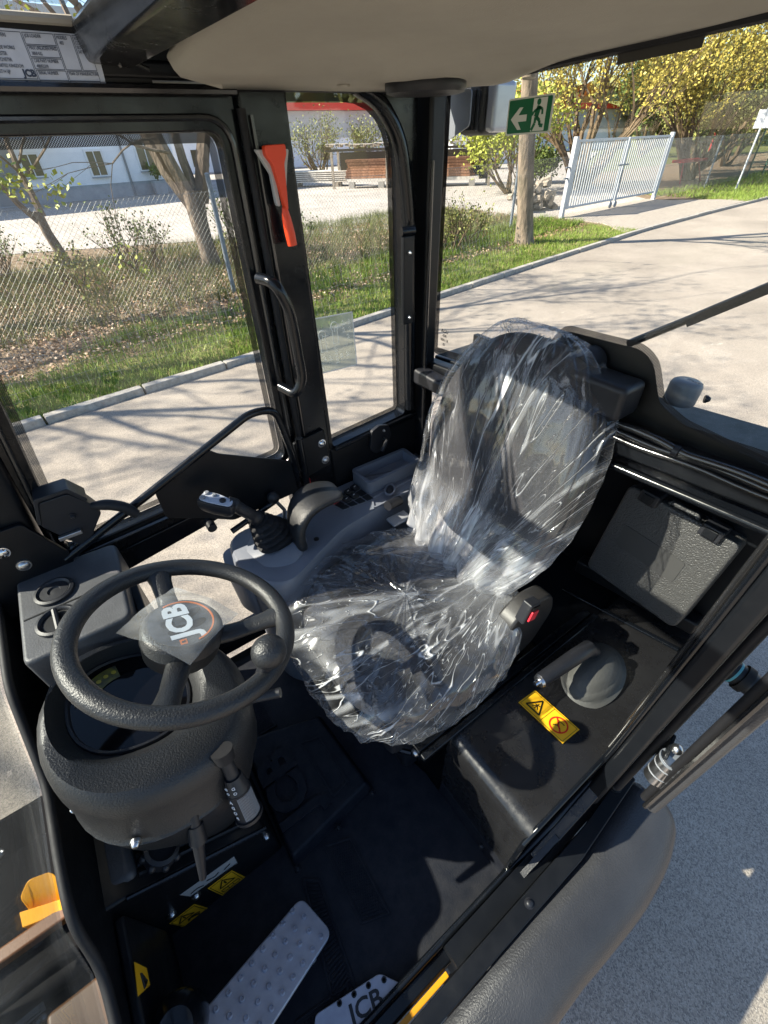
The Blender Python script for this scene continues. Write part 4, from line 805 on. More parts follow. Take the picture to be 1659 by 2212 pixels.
# raised block with embossed letters
bz = FZ+.06
blk = pt('raised_mat_block', G().loft([[(x, y, z) for x, y in ([(-.08, .39), (.215, .42), (.19, .72), (-.075, .80)] if z < bz-.001 else [(-.068, .405), (.198, .435), (.175, .70), (-.062, .775)])] for z in (tz, bz)]), MAT, bevel=.008)
text('embossed_letters', 'JCB', .15, MAT, blk, (-.002, .57, bz+.001), (0, 1, 0), (-1, 0, 0), bold=.006, ext=.010, sx=.95)
tp = [(.085, .66, bz+.002), (.15, .64, bz+.002), (.155, .47, bz+.002), (.095, .46, bz+.002)]; G().ring([Vector(p) for p in tp], inset(tp, .006), (0, 0, .003)).obj('raised_border', MAT, blk)
for c in ((.20, .41, FZ+.03), (.07, .395, FZ+.03), (-.07, .38, FZ+.03)): bolt(blk, c, (0, -1, .4), .007, PLAST)
pt('mat_kick_strip', G().prism([(.376, .05, FZ+.002), (.385, .05, FZ+.06), (.385, .30, FZ+.06), (.376, .30, FZ+.002)], (-.004, 0, 0)), MAT)
bolt(L0, (.376, .12, FZ+.03), (-1, 0, .2), .008, PLAST, 'mat_stud')
# pedals
def framed(o, x, y):
    x = Vector(x).normalized(); y = Vector(y); y = (y-x*y.dot(x)).normalized(); z = x.cross(y); return Matrix.Translation(Vector(o)) @ Matrix((x, y, z)).transposed().to_4x4()
pm = framed((-.075, .262, .672), (-.27, -.085, .115), (-.2, .9, 0)); zup = pm.to_3x3() @ Vector((0, 0, 1))
if zup.z < 0: pm = pm @ Matrix.Scale(-1, 4, (0, 0, 1))
g = G(); g.prism([pm @ p for p in rnd([(0, -.058, 0), (.34, -.066, 0), (.34, .066, 0), (0, .050, 0)], .022, 5)], pm.to_3x3() @ Vector((0, 0, .014))); pd = pt('throttle_pedal', g, PEDAL, bevel=.004)
for i in range(11):
    for j in range(4):
        x, y = .025+i*.031+(.012 if j % 2 else 0), -.042+j*.029
        if x < .335:
            g = G(); g.lathe([(.0068, .013), (.0055, .0185), (.0038, .019), (.003, .0162), (.0001, .0162)], n=10); g.v = [tuple(pm @ Vector((v[0]+x, v[1]+y, v[2]))) for v in g.v]; g.obj('stud', PEDAL, pd, smooth=True)
g = G(); g.box((.05, .30), (-.03, .03), (-.05, -.004)); g.v = [tuple(pm @ Vector(v)) for v in g.v]; g.obj('pedal_base', PLAST, pd, bevel=.006)
g = G(); g.tube([pm @ Vector((.06, -.06, -.006)), pm @ Vector((.06, -.045, -.006))], .006, 10); g.obj('pivot_pin', STEEL, pd, smooth=True)
fm_ = Matrix.Translation((.052, .012, .632)) @ Matrix(((-1, 0, 0), (0, 1, 0), (0, 0, 1))).to_4x4()
g = G(); g.prism([fm_ @ Vector(p) for p in rnd([(0, .003, 0), (.052, .075, 0), (.21, .108, 0), (.25, .04, 0), (.10, .006, 0), (.02, -.012, 0)], .010, 4)], (0, 0, .006)); fp = pt('foot_plate', g, PEDAL, bevel=.002)
text('embossed_letters', 'JCB', .045, PLAST, fp, fm_ @ Vector((.108, .050, .0065)), (1, -.22, 0), (.22, 1, 0), bold=.001, ext=.0014, sx=1.15)
for x, y in ((.018, .008), (.050, .060), (.085, .074), (.12, .082), (.155, .09), (.038, .016), (.07, .012), (.10, .018), (.045, .030)):
    g = G(); g.lathe([(.0035, .006), (.0035, .0085), (.0062, .0085), (.0062, .006)], n=14); g.v = [tuple(fm_ @ Vector((v[0]+x, v[1]+y, v[2]))) for v in g.v]; g.obj('ring_stud', PLAST, fp, smooth=True)
g = G(); g.lathe([(.001, .06), (.03, .055), (.047, .03), (.052, 0), (.05, -.06), (.001, -.06)], (-.345, .235, .90), (.15, -.2, 1), 28); pt('brake_pedal_dome', g, PAINT, smooth=True)
# ---- centre tunnel with ribs, stickers, bolts
tn = pt('centre_tunnel', G().prism([(-.43, .455, FZ-.1), (-.43, .455, 1.0), (-.36, .455, .985), (-.09, .455, .825), (-.085, .455, FZ)], (0, .42, 0)), SATIN, bevel=.008)
td = Vector((.27, 0, -.16)).normalized(); tnn = Vector((.16, 0, .27)).normalized()
for i in range(7):
    a = Vector((-.335, .485+i*.0175, .972))+tnn*.004; G().tube([a, a+td*.24], .0055, 8).obj('rib', SATIN, tn, smooth=True)
G().tube([(-.36, .453, .987), (-.09, .453, .827)], .005, 8).obj('front_edge', PAINT, tn, smooth=True)
g = G(); c = Vector((-.29, .50, .962)); g.lathe([(.001, 0), (.036, 0), (.036, .022), (.028, .026), (.026, .018), (.001, .018)], c, tnn, 26); 
for k in range(8): a = k*PI/4; g.ball(c+(Vector((0, 1, 0))*math.sin(a)+td*math.cos(a))*.036+tnn*.011, .009, 5)
g.obj('filler_cap', PLAST, tn, smooth=True)
def decal(poly, m=YEL, par=L0, name='warning_decal'): return G().prism([Vector(p) for p in poly], (0, .0006, 0)).obj(name, m, par)
def decal_art(par, O, U, Vv, items):
    """items in 0..1 decal space"""
    g = G(); n = Vector(U).cross(Vector(Vv)).normalized()
    def q(u, v): return Vector(O)+Vector(U)*u+Vector(Vv)*v
    for it in items:
        w = it[0]; P = [q(*p) for p in it[1]]
        for i in range(len(P)-1): g.beam(P[i], P[i+1], w, .0008, up=n)
    return g.obj('pictogram', BLK, par)
Yt = .4528
d1 = decal([(-.267, Yt, .732), (-.205, Yt, .728), (-.196, Yt, .617), (-.262, Yt, .612)])
O, U, Vv = (-.267, Yt-.001, .732), (.064, 0, -.003), (.006, 0, -.118)
decal_art(d1, O, U, Vv, [(.003, [(.2, .52), (.5, .12), (.8, .52), (.2, .52)]), (.004, [(.5, .26), (.5, .42)]), (.0012, [(.06, .05), (.94, .05), (.94, .95), (.06, .95), (.06, .05)]), (.0015, [(.15, .68), (.85, .68), (.85, .86), (.15, .86), (.15, .68)]), (.0015, [(.4, .68), (.4, .86)]), (.0015, [(.6, .68), (.6, .86)])])
d2 = decal([(-.372, Yt, .700), (-.310, Yt, .700), (-.303, Yt, .607), (-.366, Yt, .607)]); O = (-.372, Yt-.001, .700)
decal_art(d2, O, (.062, 0, 0), (.006, 0, -.093), [(.003, [(.1, .5), (.4, .12), (.7, .5), (.1, .5)]), (.003, [(.4, .25), (.4, .42)]), (.0012, [(.05, .05), (.95, .05), (.95, .95), (.05, .95), (.05, .05)]), (.004, [(.3, .8), (.55, .62), (.8, .75)]), (.004, [(.55, .62), (.7, .9)]), (.004, [(.35, .65), (.75, .85)])])
d3 = decal([(-.308, Yt, .815), (-.180, Yt, .800), (-.185, Yt, .745), (-.300, Yt, .765)], LABEL, name='silver_decal'); decal_art(d3, (-.3, Yt-.001, .81), (.115, 0, -.014), (0, 0, -.05), [(.003, [(.05, .6), (.2, .5), (.3, .7)]), (.003, [(.4, .4), (.55, .6), (.65, .4)]), (.003, [(.75, .6), (.9, .35)]), (.001, [(0, .9), (1, .9)])])
bolt(L0, (-.293, Yt, .742), (0, -1, 0), .009, STEEL, 'tunnel_bolt'); bolt(L0, (-.352, Yt, .742), (0, -1, 0), .009, STEEL, 'tunnel_bolt'); bolt(L0, (-.100, Yt, .772), (0, -1, 0), .008, STEEL, 'tunnel_bolt')
# front left foot box
fb = pt('front_box', G().box((-.395, -.335), (.48, .78), (.78, .99)), DASH, bevel=.018, seg=3)
pt('kick_panel', G().prism([(-.395, .08, .66), (-.395, .44, .72), (-.395, .44, .97), (-.395, .08, .96)], (.02, 0, 0)), SATIN, bevel=.006)
d4 = G().prism([(-.372, .352, .972), (-.372, .346, .915), (-.372, .318, .915), (-.372, .298, .985)], (.001, 0, 0)).obj('warning_decal', YEL, L0); G().tube([(-.370, .322, .935), (-.370, .332, .955), (-.370, .312, .95), (-.370, .322, .935)], .003, 6).obj('pictogram', BLK, d4)
# ---- heater vent box
hb_ = pt('vent_box', G().prism(rnd([(-.345, .825, 1.0), (-.135, .825, 1.0), (-.118, 1.105, 1.0), (-.345, 1.12, 1.0)], .02, 4), (0, 0, .35)), DASH, bevel=.010, seg=3)
for (vx, vy), op in (((-.268, 1.005), 0), ((-.272, .905), 1)):
    g = G(); g.lathe([(.030, .001), (.040, .0005), (.043, .003), (.042, .008), (.036, .010), (.031, .006), (.030, .001)], (vx, vy, 1.35), n=36); rg = g.obj('round_vent', PLAST, hb_, smooth=True)
    if op:
        g = G(); g.lathe([(.001, .0012), (.030, .0012), (.030, .0024), (.001, .0024)], (vx, vy, 1.35), n=28); g.obj('vent_hole', BLK, rg); g = G(); g.tube([(vx, vy-.028, 1.354), (vx, vy+.028, 1.362)], .006, 8); g.obj('vent_flap', PLAST, rg, smooth=True)
    else:
        g = G(); g.lathe([(.001, .004), (.012, .003), (.014, .007), (.030, .006), (.030, .001)], (vx, vy, 1.35), n=28); g.obj('vent_flap', PLAST, rg, smooth=True)
G().box((-.335, -.17), (.951, .955), (1.3502, 1.3512)).obj('score_line', BLK, hb_)
pt('vent_box_foot', G().box((-.13, -.11), (.86, 1.0), (1.05, 1.30)), SATIN, bevel=.004)
# ---- steering column binnacle
def ering(c, rx, ry, tilt, n=40, pw=2.3, rot=0):
    c = Vector(c); t = R(tilt); a = Vector((math.cos(t), 0, -math.sin(t))); b = Vector((0, 1, 0)); out = []
    for k in range(n):
        th = 2*PI*k/n+rot; cs_, sn = math.cos(th), math.sin(th); out.append(c+a*rx*math.copysign(abs(cs_)**(2/pw), cs_)+b*ry*math.copysign(abs(sn)**(2/pw), sn))
    return out
bw = (-.205, .70, 1.288)
rings = [ering((-.175, .55, .84), .055, .05, 4), ering((-.175, .56, .93), .085, .08, 6), ering((-.175, .575, 1.02), .12, .125, 8), ering((-.18, .60, 1.10), .16, .168, 10), ering((-.178, .615, 1.16), .180, .188, 12), ering((-.172, .625, 1.165), .184, .192, 13), ering((-.165, .63, 1.25), .187, .192, 16), ering((-.166, .632, 1.285), .180, .184, 18), ering((-.168, .634, 1.30), .165, .170, 19),
         ering((-.185, .665, 1.308), .140, .146, 19), ering((-.19, .672, 1.298), .130, .136, 19), ering((-.198, .69, 1.250), .112, .118, 19)]
bn = pt('steering_column_cowl', G().loft(rings, True, False), TEX, smooth=True)
G().loft([ering((-.198, .69, 1.256), .116, .122, 19), ering((-.198, .69, 1.252), .116, .122, 19)]).obj('instrument_dial', DIAL, bn)
tt = R(19); ax_ = Vector((math.cos(tt), 0, -math.sin(tt))); nz = Vector((math.sin(tt), 0, math.cos(tt))); dcn = Vector((-.198, .69, 1.2575))
G().loft([ering((-.198, .69, 1.2565), .116, .122, 19), ering((-.198, .69, 1.262), .113, .119, 19), ering((-.198, .69, 1.262), .108, .114, 19), ering((-.198, .69, 1.2565), .106, .112, 19)], False, False).obj('dial_bezel', PLAST, bn, smooth=True)
OL = mat('dial_reflection', (.16, .15, .02), .4, col2=(.03, .03, .03), vscale=60)  # olive colour paints a sticker's reflection onto the dial
G().loft([[dcn+nz*.001+(ax_*math.cos(k)+Vector((0, 1, 0))*math.sin(k))*q for k in np.linspace(1.7, 2.9, 12)] for q in (.065, .10)], False, False, closed=False).obj('reflection_band', OL, bn)
for kk in range(6): kq = 1.8+kk*.2; G().lathe([(.001, 0), (.005, 0), (.005, .0006), (.001, .0006)], dcn+nz*.0015+(ax_*math.cos(kq)+Vector((0, 1, 0))*math.sin(kq))*.083, nz, 10).obj('reflection_dot', mat('reflection_amber', (.35, .28, .03), .4), bn)  # amber dots belong to the same painted reflection
g = G(); a0 = dcn+ax_*.02-Vector((0, .055, 0)); g.tube([a0+nz*.002+(ax_*math.cos(a)+Vector((0, 1, 0))*math.sin(a))*.03 for a in np.linspace(2.2, 5.2, 20)], .0009, 4); g.obj('gauge_arc', WHT, bn)
g = G(); g.beam(a0+nz*.003, a0+nz*.003-ax_*.022-Vector((0, .01, 0)), .003, .001, up=nz); g.obj('gauge_needle', mat('needle', (.8, .12, .01), .5), bn)
text('gauge_figures', '0', .011, WHT, bn, a0+nz*.002+ax_*.03, (0, 1, 0), -ax_)
for c_, d_ in (((-.265, .445, 1.195), (-.3, -1, .1)), ((-.355, .68, 1.19), (-1, -.3, 0)), ((-.352, .58, 1.18), (-1, -.5, 0))): bolt(bn, c_, d_, .0075, STEEL, 'cowl_screw', .009)
pt('column_stem', G().tube([(-.17, .57, .80), (-.17, .58, 1.0)], .055, 16), PLAST, smooth=True)
# key/tilt lever
g = G(); g.tube([(-.165, .468, 1.19), (-.168, .448, 1.18)], [.036, .028], 20); lv = pt('tilt_lever', g, PLAST, smooth=True)
g = G(); g.tube([(-.168, .452, 1.18), (-.174, .435, 1.155), (-.182, .42, 1.128)], .011, 14); g.obj('lever_shaft', PLAST, lv, smooth=True)
g = G(); g.tube([(-.177, .432, 1.145), (-.186, .414, 1.112)], [.0145, .0175], 16); g.obj('collar', PLAST, lv, smooth=True)
g = G(); g.lathe([(.001, 0), (.009, 0), (.006, .003), (.001, .001)], (-.186, .408, 1.118), (-.1, -1, .3), 14); g.obj('centre_bolt', STEEL, lv, smooth=True)
g = G(); g.tube([(-.186, .414, 1.115), (-.212, .378, 1.035)], [.0125, .007], 10); g.obj('grip', PLAST, lv, smooth=True)
# wiper / light stalk
A = Vector((-.078, .458, 1.252)); B = Vector((-.088, .385, 1.100)); D = (B-A).normalized()
g = G(); g.tube([A-D*.02, A+D*.004], [.021, .018], 20); sk_ = pt('control_stalk', g, RUB, smooth=True)
def seg_(s0, s1, r0, r1, name, m, n=24): 
    g = G(); g.tube([A+D*s0, A+D*s1], [r0, r1], n); return g.obj(name, m, sk_, smooth=True)
seg_(0, .045, .012, .0125, 'stem', PLAST); seg_(.045, .078, .0165, .0225, 'switch_ring', PLAST); seg_(.0782, .142, .0235, .024, 'grip', PLAST); seg_(.1422, .149, .028, .028, 'end_flange', PLAST); seg_(.1492, .163, .013, .012, 'button', LGREY)
side = D.cross(Vector((0, 0, 1))).normalized(); upv = side.cross(D).normalized()
g = G()
for k in range(26):
    a = R(-70+k*5.2); c = side*math.sin(a)+upv*math.cos(a)
    if k < 17: g.beam(A+D*.081+c*.0242, A+D*.139+c*.0246, .0011, .0012, up=c)
g.obj('grip_ribs', LGREY, sk_, kind='stuff')
rn = (side*.75+upv*.66).normalized()
for s_, sy in ((.087, '\u25B2'), (.101, 'D'), (.115, 'O'), (.129, 'P')): text('symbol', sy if sy != '\u25B2' else 'A', .011, WHT, sk_, A+D*s_+rn*.0248, D.cross(rn), -D)
for s_, a_ in ((.056, .2), (.068, .2), (.056, .9), (.068, .9)):
    n_ = (side*math.sin(a_)+upv*math.cos(a_)).normalized(); text('symbol', 'D' if s_ < .06 else 'O', .009, WHT, sk_, A+D*s_+n_*.0222, D.cross(n_), -D)
g = G(); g.tube([(.0, .50, 1.32), (.06, .47, 1.33)], [.008, .010], 10); pt('indicator_stalk', g, PLAST, smooth=True)
# ---- steering wheel
C_ = Vector((-.04, .62, 1.455)); t_ = R(20); n_ = Vector((math.sin(t_), 0, math.cos(t_))); a_ = Vector((math.cos(t_), 0, -math.sin(t_))); b_ = Vector((0, 1, 0)); RW = .186
def wpt(th, r, h=0): th = R(th); return C_+a_*r*math.cos(th)+b_*r*math.sin(th)+n_*h
rg = [[wpt(th, RW+.0185*math.cos(k), .0175*math.sin(k)) for k in np.linspace(0, 2*PI, 18, endpoint=False)] for th in range(0, 360, 4)]; rg.append(rg[0])
sw = pt('steering_wheel', G().loft(rg, False, False), TEX, smooth=True)
for th in (92, -9, 244):
    P = []
    for r, h, w, q in ((.055, -.032, .022, .014), (.085, -.030, .021, .013), (.12, -.022, .019, .012), (.155, -.010, .021, .014), (.179, -.002, .028, .015)):
        c = wpt(th, r, h); tg = (a_*-math.sin(R(th))+b_*math.cos(R(th))); P.append([c+tg*w*math.cos(k)+n_*q*math.sin(k) for k in np.linspace(0, 2*PI, 16, endpoint=False)])
    G().loft(P).obj('spoke', TEX, sw, smooth=True)
HC = C_+b_*.012-a_*.002
g = G(); g.lathe([(.001, -.075), (.062, -.07), (.069, -.06), (.073, -.028), (.074, -.026), (.073, -.024), (.0725, -.006), (.066, .002), (.05, .005), (.001, .006)], HC, n_, 44); g.obj('hub', TEX, sw, smooth=True)
KB = wpt(-60, .178, .012); g = G(); kd = (n_+a_*.02-b_*.05).normalized(); g.lathe([(.014, -.012), (.013, .008), (.0125, .022), (.018, .026)], KB, kd, 18); g.obj('knob_neck', PLAST, sw, smooth=True); g = G(); g.ball(KB+kd*.047, .0305, 16, .95); g.obj('knob', TEX, sw, smooth=True)
# badge on hub (under film)
bz_ = HC+n_*.0066
bd_ = G().lathe([(.001, 0), (.060, 0), (.060, .0006), (.001, .0006)], bz_, n_, 40).obj('hub_badge', mat('badge_grey', (.055, .06, .068), .35, var=.5, vscale=50), sw)
g = G(); g.tube([bz_+n_*.0008+(a_*math.cos(k)+b_*math.sin(k))*.054 for k in np.linspace(-1.3, 2.0, 26)], .0020, 4); OR = mat('badge_orange', (.75, .17, .02), .4); g.obj('orange_ring', OR, bd_)
g = G()
for (ex, ey, l1, l2, ro_) in ((.020, .022, .022, .009, .5), (-.012, -.022, .020, .011, .2), (.024, -.014, .018, .009, .4), (.0, .030, .02, .007, .2), (-.026, .004, .012, .010, 0)):
    g.add([bz_+n_*.0009+a_*(ex+l1*math.cos(k)*math.cos(ro_)-l2*math.sin(k)*math.sin(ro_))+b_*(ey*.8+l1*math.cos(k)*math.sin(ro_)+l2*math.sin(k)*math.cos(ro_)) for k in np.linspace(0, 2*PI, 16, endpoint=False)], [tuple(range(16))])
g.obj('dark_print', BLK, bd_, kind='stuff')
text('badge_letters', 'JCB', .060, WHT, bd_, bz_+n_*.0016-a_*.004+b_*.004, b_, -a_, bold=.0024, ext=.0003, sx=.98)
lx = bz_+n_*.0014-a_*.012-b_*.049; G().prism([lx+a_*i*.006+b_*j*.006 for i, j in ((-1, -1), (1, -1), (1, 1), (-1, 1))], n_*.0005).obj('orange_square', OR, bd_); text('badge_mark', 'R', .008, BLK, bd_, lx+n_*.0008, b_, -a_, bold=.0004)
# ---- right console
cs = rnd([(.150, 1.115, 0), (.128, .99, 0), (.150, .88, 0), (.225, .815, 0), (.33, .865, 0), (.47, .925, 0), (.60, .935, 0), (.97, .99, 0), (.97, 1.13, 0), (.52, 1.128, 0)], [.05, .06, .06, .07, .08, .05, .04, .01, .01, .02], 5)
def lift(P, z, s=1.0, c=Vector((.5, 1.02, 0))): return [Vector((c.x+(p.x-c.x)*s, c.y+(p.y-c.y)*s, z)) for p in P]
con = pt('side_console', G().loft([lift(cs, FZ+.02, .93), lift(cs, .95, .95), lift(cs, 1.10, .97), lift(cs, 1.17, 1.0), lift(cs, 1.192, .99), lift(cs, 1.200, .965)]), GREY, smooth=True)
g = G(); g.lathe([(.070, -.02), (.105, -.02), (.100, .035), (.078, .052), (.001, .054)], (.262, .985, 1.165), (-.25, -.05, 1), 36); g.obj('lever_pedestal', GREY, con, smooth=True)
g = G(); g.loft([lift([Vector(p) for p in rnd([(.125, 1.12, 0), (.105, 1.02, 0), (.14, .93, 0), (.22, 1.0, 0), (.22, 1.12, 0)], .03, 4)], z, s, Vector((.16, 1.04, 0))) for z, s in ((.98, .9), (1.12, 1.05), (1.15, 1.0))]); g.obj('front_lobe', GREY, con, smooth=True)
to = rnd([(.635, 1.015, 1.248), (.868, 1.020, 1.248), (.872, 1.128, 1.248), (.63, 1.128, 1.248)], .02, 5); ti = [tuple(p) for p in inset(to, .014)]
tray = G().loft([[Vector((p.x, p.y, 1.195)) for p in to], to, [Vector(p) for p in inset(to, .003)], [Vector(p) for p in inset(to, .013)], [Vector((p.x, p.y, 1.215)) for p in inset(to, .020)]], False, True).obj('storage_tray', GREY, con, smooth=True)
pk = rnd([(.60, .945, 1.205), (.93, .95, 1.205), (.93, 1.005, 1.205), (.63, 1.0, 1.205)], .015, 4); G().loft([[Vector((p.x, p.y, 1.195)) for p in pk], pk, inset(pk, .006), [Vector((p.x, p.y, 1.197)) for p in inset(pk, .012)]], False, True).obj('side_pocket', GREY, con, smooth=True)
Q4 = [Vector(p) for p in ((.497, 1.060, 1.2), (.515, 1.000, 1.2), (.635, .985, 1.2), (.625, 1.095, 1.2))]
pn = G().prism([p+Vector((0, 0, .001)) for p in rnd(Q4, .006, 3)], (0, 0, .003)).obj('switch_panel', GREY, con, bevel=.001)
def bil(u, v): return Q4[0]*(1-u)*(1-v)+Q4[1]*(1-u)*v+Q4[2]*u*v+Q4[3]*u*(1-v)
for i in range(4):
    for j in range(3):
        P = [bil((i+.09)/4, (j+.06)/3), bil((i+.09)/4, (j+.94)/3), bil((i+.91)/4, (j+.94)/3), bil((i+.91)/4, (j+.06)/3)]
        P = [p+Vector((0, 0, .0042)) for p in P]; c = sum(P, Vector())/4
        if (i, j) in ((3, 0), (2, 0), (1, 0), (2, 1), (1, 1), (0, 0)):
            s_ = G().prism(rnd(P, .003, 2), (0, 0, .010)).obj('rocker_switch', REDP if (i, j) == (0, 0) else TEX, con, bevel=.002); G().beam(c+Vector((-.004, -.001, .0107)), c+Vector((.004, .002, .0107)), .002, .0006).obj('switch_mark', WHT, s_)
        else: G().prism(rnd(P, .002, 2), (0, 0, .0018)).obj('switch_blank', BLK, con)
g = G(); g.lathe([(.018, 0), (.026, .001), (.028, .004), (.020, .005), (.018, -.004)], (.70, .985, 1.21), n=24, sx=1.3, sy=.7); g.obj('socket_ring', GREY, con, smooth=True); g = G(); g.lathe([(.001, 0), (.022, 0), (.018, .006), (.001, .008)], (.70, .985, 1.209), n=18, sx=1.3, sy=.6); g.obj('socket_cap', PLAST, con, smooth=True)
bolt(con, (.378, .935, 1.199), (0, 0, 1), .007, BLK, 'screw_hole', .002)
# joystick gaiter and handle
bs = Vector((.275, 1.000, 1.215)); be = Vector((.232, .985, 1.325)); bdv = (be-bs); P = []
for i in range(13):
    f = i/12; r = .060*(1-f)+.024*f + (.009*(1-.4*f) if i % 2 == 0 else -.007); c = bs+bdv*f; z_ = bdv.normalized()
    P.append([c+(Vector((1, 0, .3)).normalized()*math.copysign(abs(math.cos(k))**.75, math.cos(k))+Vector((0, 1, 0))*math.copysign(abs(math.sin(k))**.75, math.sin(k)))*r for k in np.linspace(0, 2*PI, 28, endpoint=False)])
joy = pt('joystick', G().loft(P), RUB, smooth=True)
joy.name = 'joystick'
st_ = smoothpath([be-bdv*.1, be+bdv*.15, Vector((.205, .98, 1.372)), Vector((.185, .985, 1.40)), Vector((.168, .992, 1.412))], .02, 4)
G().tube(st_, [.021]*4+[.017]*(len(st_)-8)+[.021]*4, 16).obj('stick', PLAST, joy, smooth=True)
hm = framed((.145, 1.005, 1.415), (-.075, .09, .02), (.1, .085, 0)); 
if (hm.to_3x3() @ Vector((0, 0, 1))).z < 0: hm = hm @ Matrix.Scale(-1, 4, (0, 0, 1))
hp_ = rnd([(-.055, -.016, 0), (.012, -.024, 0), (.05, -.022, 0), (.05, .020, 0), (.01, .026, 0), (-.05, .016, 0)], .014, 4)
g = G(); g.loft([[hm @ Vector((p.x*s, p.y*s, z)) for p in hp_] for z, s in ((-.030, .55), (-.022, .85), (-.008, 1), (.008, 1), (.014, .93))]); g.obj('handle_head', PLAST, joy, smooth=True)
g = G(); g.prism([hm @ Vector((p.x*.86, p.y*.80, .0145)) for p in hp_], hm.to_3x3() @ Vector((0, 0, .003))); g.obj('top_plate', mat('joystick_plate', (.40, .43, .50), .35), joy, bevel=.001)
for x, y, r in ((.034, -.009, .0075), (.034, .010, .0075), (-.018, .0, .0085), (.012, .010, .006)):
    g = G(); g.lathe([(r, 0), (r, .004), (r*.7, .006), (.0001, .006)], n=18); g.v = [tuple(hm @ (Vector(v)+Vector((x, y, .017)))) for v in g.v]; g.obj('thumb_button', LGREY if r < .008 else PLAST, joy, smooth=True)
# second lever
lv2 = pt('auxiliary_lever', G().tube([(.335, 1.08, 1.19), (.345, 1.08, 1.24), (.325, 1.08, 1.285)], .006, 10), STEEL, smooth=True); G().ball((.319, 1.08, 1.303), .019, 12, 1.15).obj('lever_knob', PLAST, lv2, smooth=True)
g = G(); g.tube([(.12, 1.12, 1.285), (.12, 1.08, 1.283)], .014, 12); pt('round_knob', g, PLAST, smooth=True)
# armrest: curved pad
ar = []
path = [(.325, .925, 1.195, .018, .028), (.318, .930, 1.235, .016, .030), (.322, .940, 1.275, .016, .038), (.345, .955, 1.312, .018, .052), (.385, .970, 1.330, .016, .064), (.425, .972, 1.334, .014, .064), (.465, .970, 1.328, .012, .058), (.495, .968, 1.322, .007, .046)]
for i, (x, y, z, th, w) in enumerate(path):
    c = Vector((x, y, z)); p0_ = Vector(path[max(i-1, 0)][:3]); p1_ = Vector(path[min(i+1, len(path)-1)][:3]); T = (p1_-p0_).normalized(); s_ = Vector((0, 1, 0)); s_ = (s_-T*s_.dot(T)).normalized(); u2 = s_.cross(T)
    ar.append([c+s_*w*math.copysign(abs(math.cos(k))**.6, math.cos(k))+u2*th*math.copysign(abs(math.sin(k))**.6, math.sin(k)) for k in np.linspace(0, 2*PI, 24, endpoint=False)])
pt('wrist_rest', G().loft(ar), TEX, smooth=True, sub=1)
# ---- seat
def supersurf(c, ax, rx, ry, rz, e1, e2, nu=48, nv=24, fn=None):
    c = Vector(c); X, Y, Z = ax; V = []
    def pw(v, e): return math.copysign(abs(v)**e, v)
    rings = []
    for j in range(nv+1):
        ph = -PI/2+PI*j/nv
        ring = []
        for i in range(nu):
            th = 2*PI*i/nu; x = pw(math.cos(ph), e1)*pw(math.cos(th), e2); y = pw(math.cos(ph), e1)*pw(math.sin(th), e2); z = pw(math.sin(ph), e1)
            p = Vector((x*rx, y*ry, z*rz))
            if fn: p = fn(p, th, ph, x, y, z)
            ring.append(c+X*p.x+Y*p.y+Z*p.z)
        rings.append(ring)
    return rings
BX = (Vector((0, -1, 0)), Vector((-.965, 0, .26)).normalized(), Vector((.26, 0, .965)).normalized())   # across, forward normal, up along back
def backshape(p, th, ph, x, y, z, grow_=0, lowtap=.22):
    w = 1.0 - .24*max(0, z)**2.5 - lowtap*max(0, -z)**1.5; p = p.copy(); p.x *= w
    if y > 0:
        side_ = max(0, abs(x)-.62)/.38; p.y += .030*side_*(1-abs(z))*1.2 - .012*math.exp(-(x*3)**2)
    p.x *= (1+grow_)
    return p
SC = Vector((.875, .665, 1.455))
seat = pt('seat', G().box((.32, .84), (.40, .84), (FZ+.02, .86)), PLAST, bevel=.02)
rb = supersurf(SC, BX, .250, .075, .318, .62, .72, fn=lambda p, th, ph, x, y, z: backshape(p, th, ph, x, y, z))
G().loft(rb, True, True).obj('backrest', FABRIC, seat, smooth=True)
CX = (Vector((-1, 0, .03)).normalized(), Vector((0, -1, 0)), Vector((.03, 0, 1)).normalized())
def cushshape(p, th, ph, x, y, z):
    p = p.copy(); p.y *= 1-.16*max(0, -x)**2-.08*max(0, x)**3
    if z > 0:
        s_ = max(0, abs(y)-.55)/.45; p.z += .022*s_-.018*math.exp(-(y*2.2)**2); p.z -= .02*max(0, x)**3
    return p
CC = Vector((.490, .618, 1.065))
rc = supersurf(CC, CX, .285, .262, .085, .55, .62, fn=cushshape)
G().loft(rc, True, True).obj('cushion', FABRIC, seat, smooth=True)
for y_ in (.43, .80):
    G().tube([(.66, y_, 1.2), (.72, y_, 1.215), (.80, y_, 1.26)], .001, 4)
G().box((.25, .72), (.37, .86), (.90, .985)).obj('suspension', PLAST, seat, bevel=.02)
G().box((.30, 1.02), (.322, .352), (.905, .965)).obj('slide_rail', PAINT, seat, bevel=.006); G().box((.30, 1.02), (.300, .318), (.955, .972)).obj('slide_rail', PAINT, seat, bevel=.004)
G().tube(smoothpath([(.34, .50, .93), (.262, .50, .90), (.262, .40, .90), (.30, .35, .91)], .03), .007, 8).obj('slide_handle', PAINT, seat, smooth=True); bolt(seat, (.30, .335, .945), (-1, -.3, .3), .009)
sp_ = G().prism(rnd([(.60, .355, 1.05), (.63, .355, 1.19), (.70, .355, 1.225), (.79, .355, 1.20), (.82, .355, 1.11), (.76, .355, 1.0), (.66, .355, .97)], .03, 5), (0, .055, 0)).obj('side_shield', mat('shield_plastic', (.022, .021, .021), .45, bump=.3, bscale=400), seat, bevel=.01)
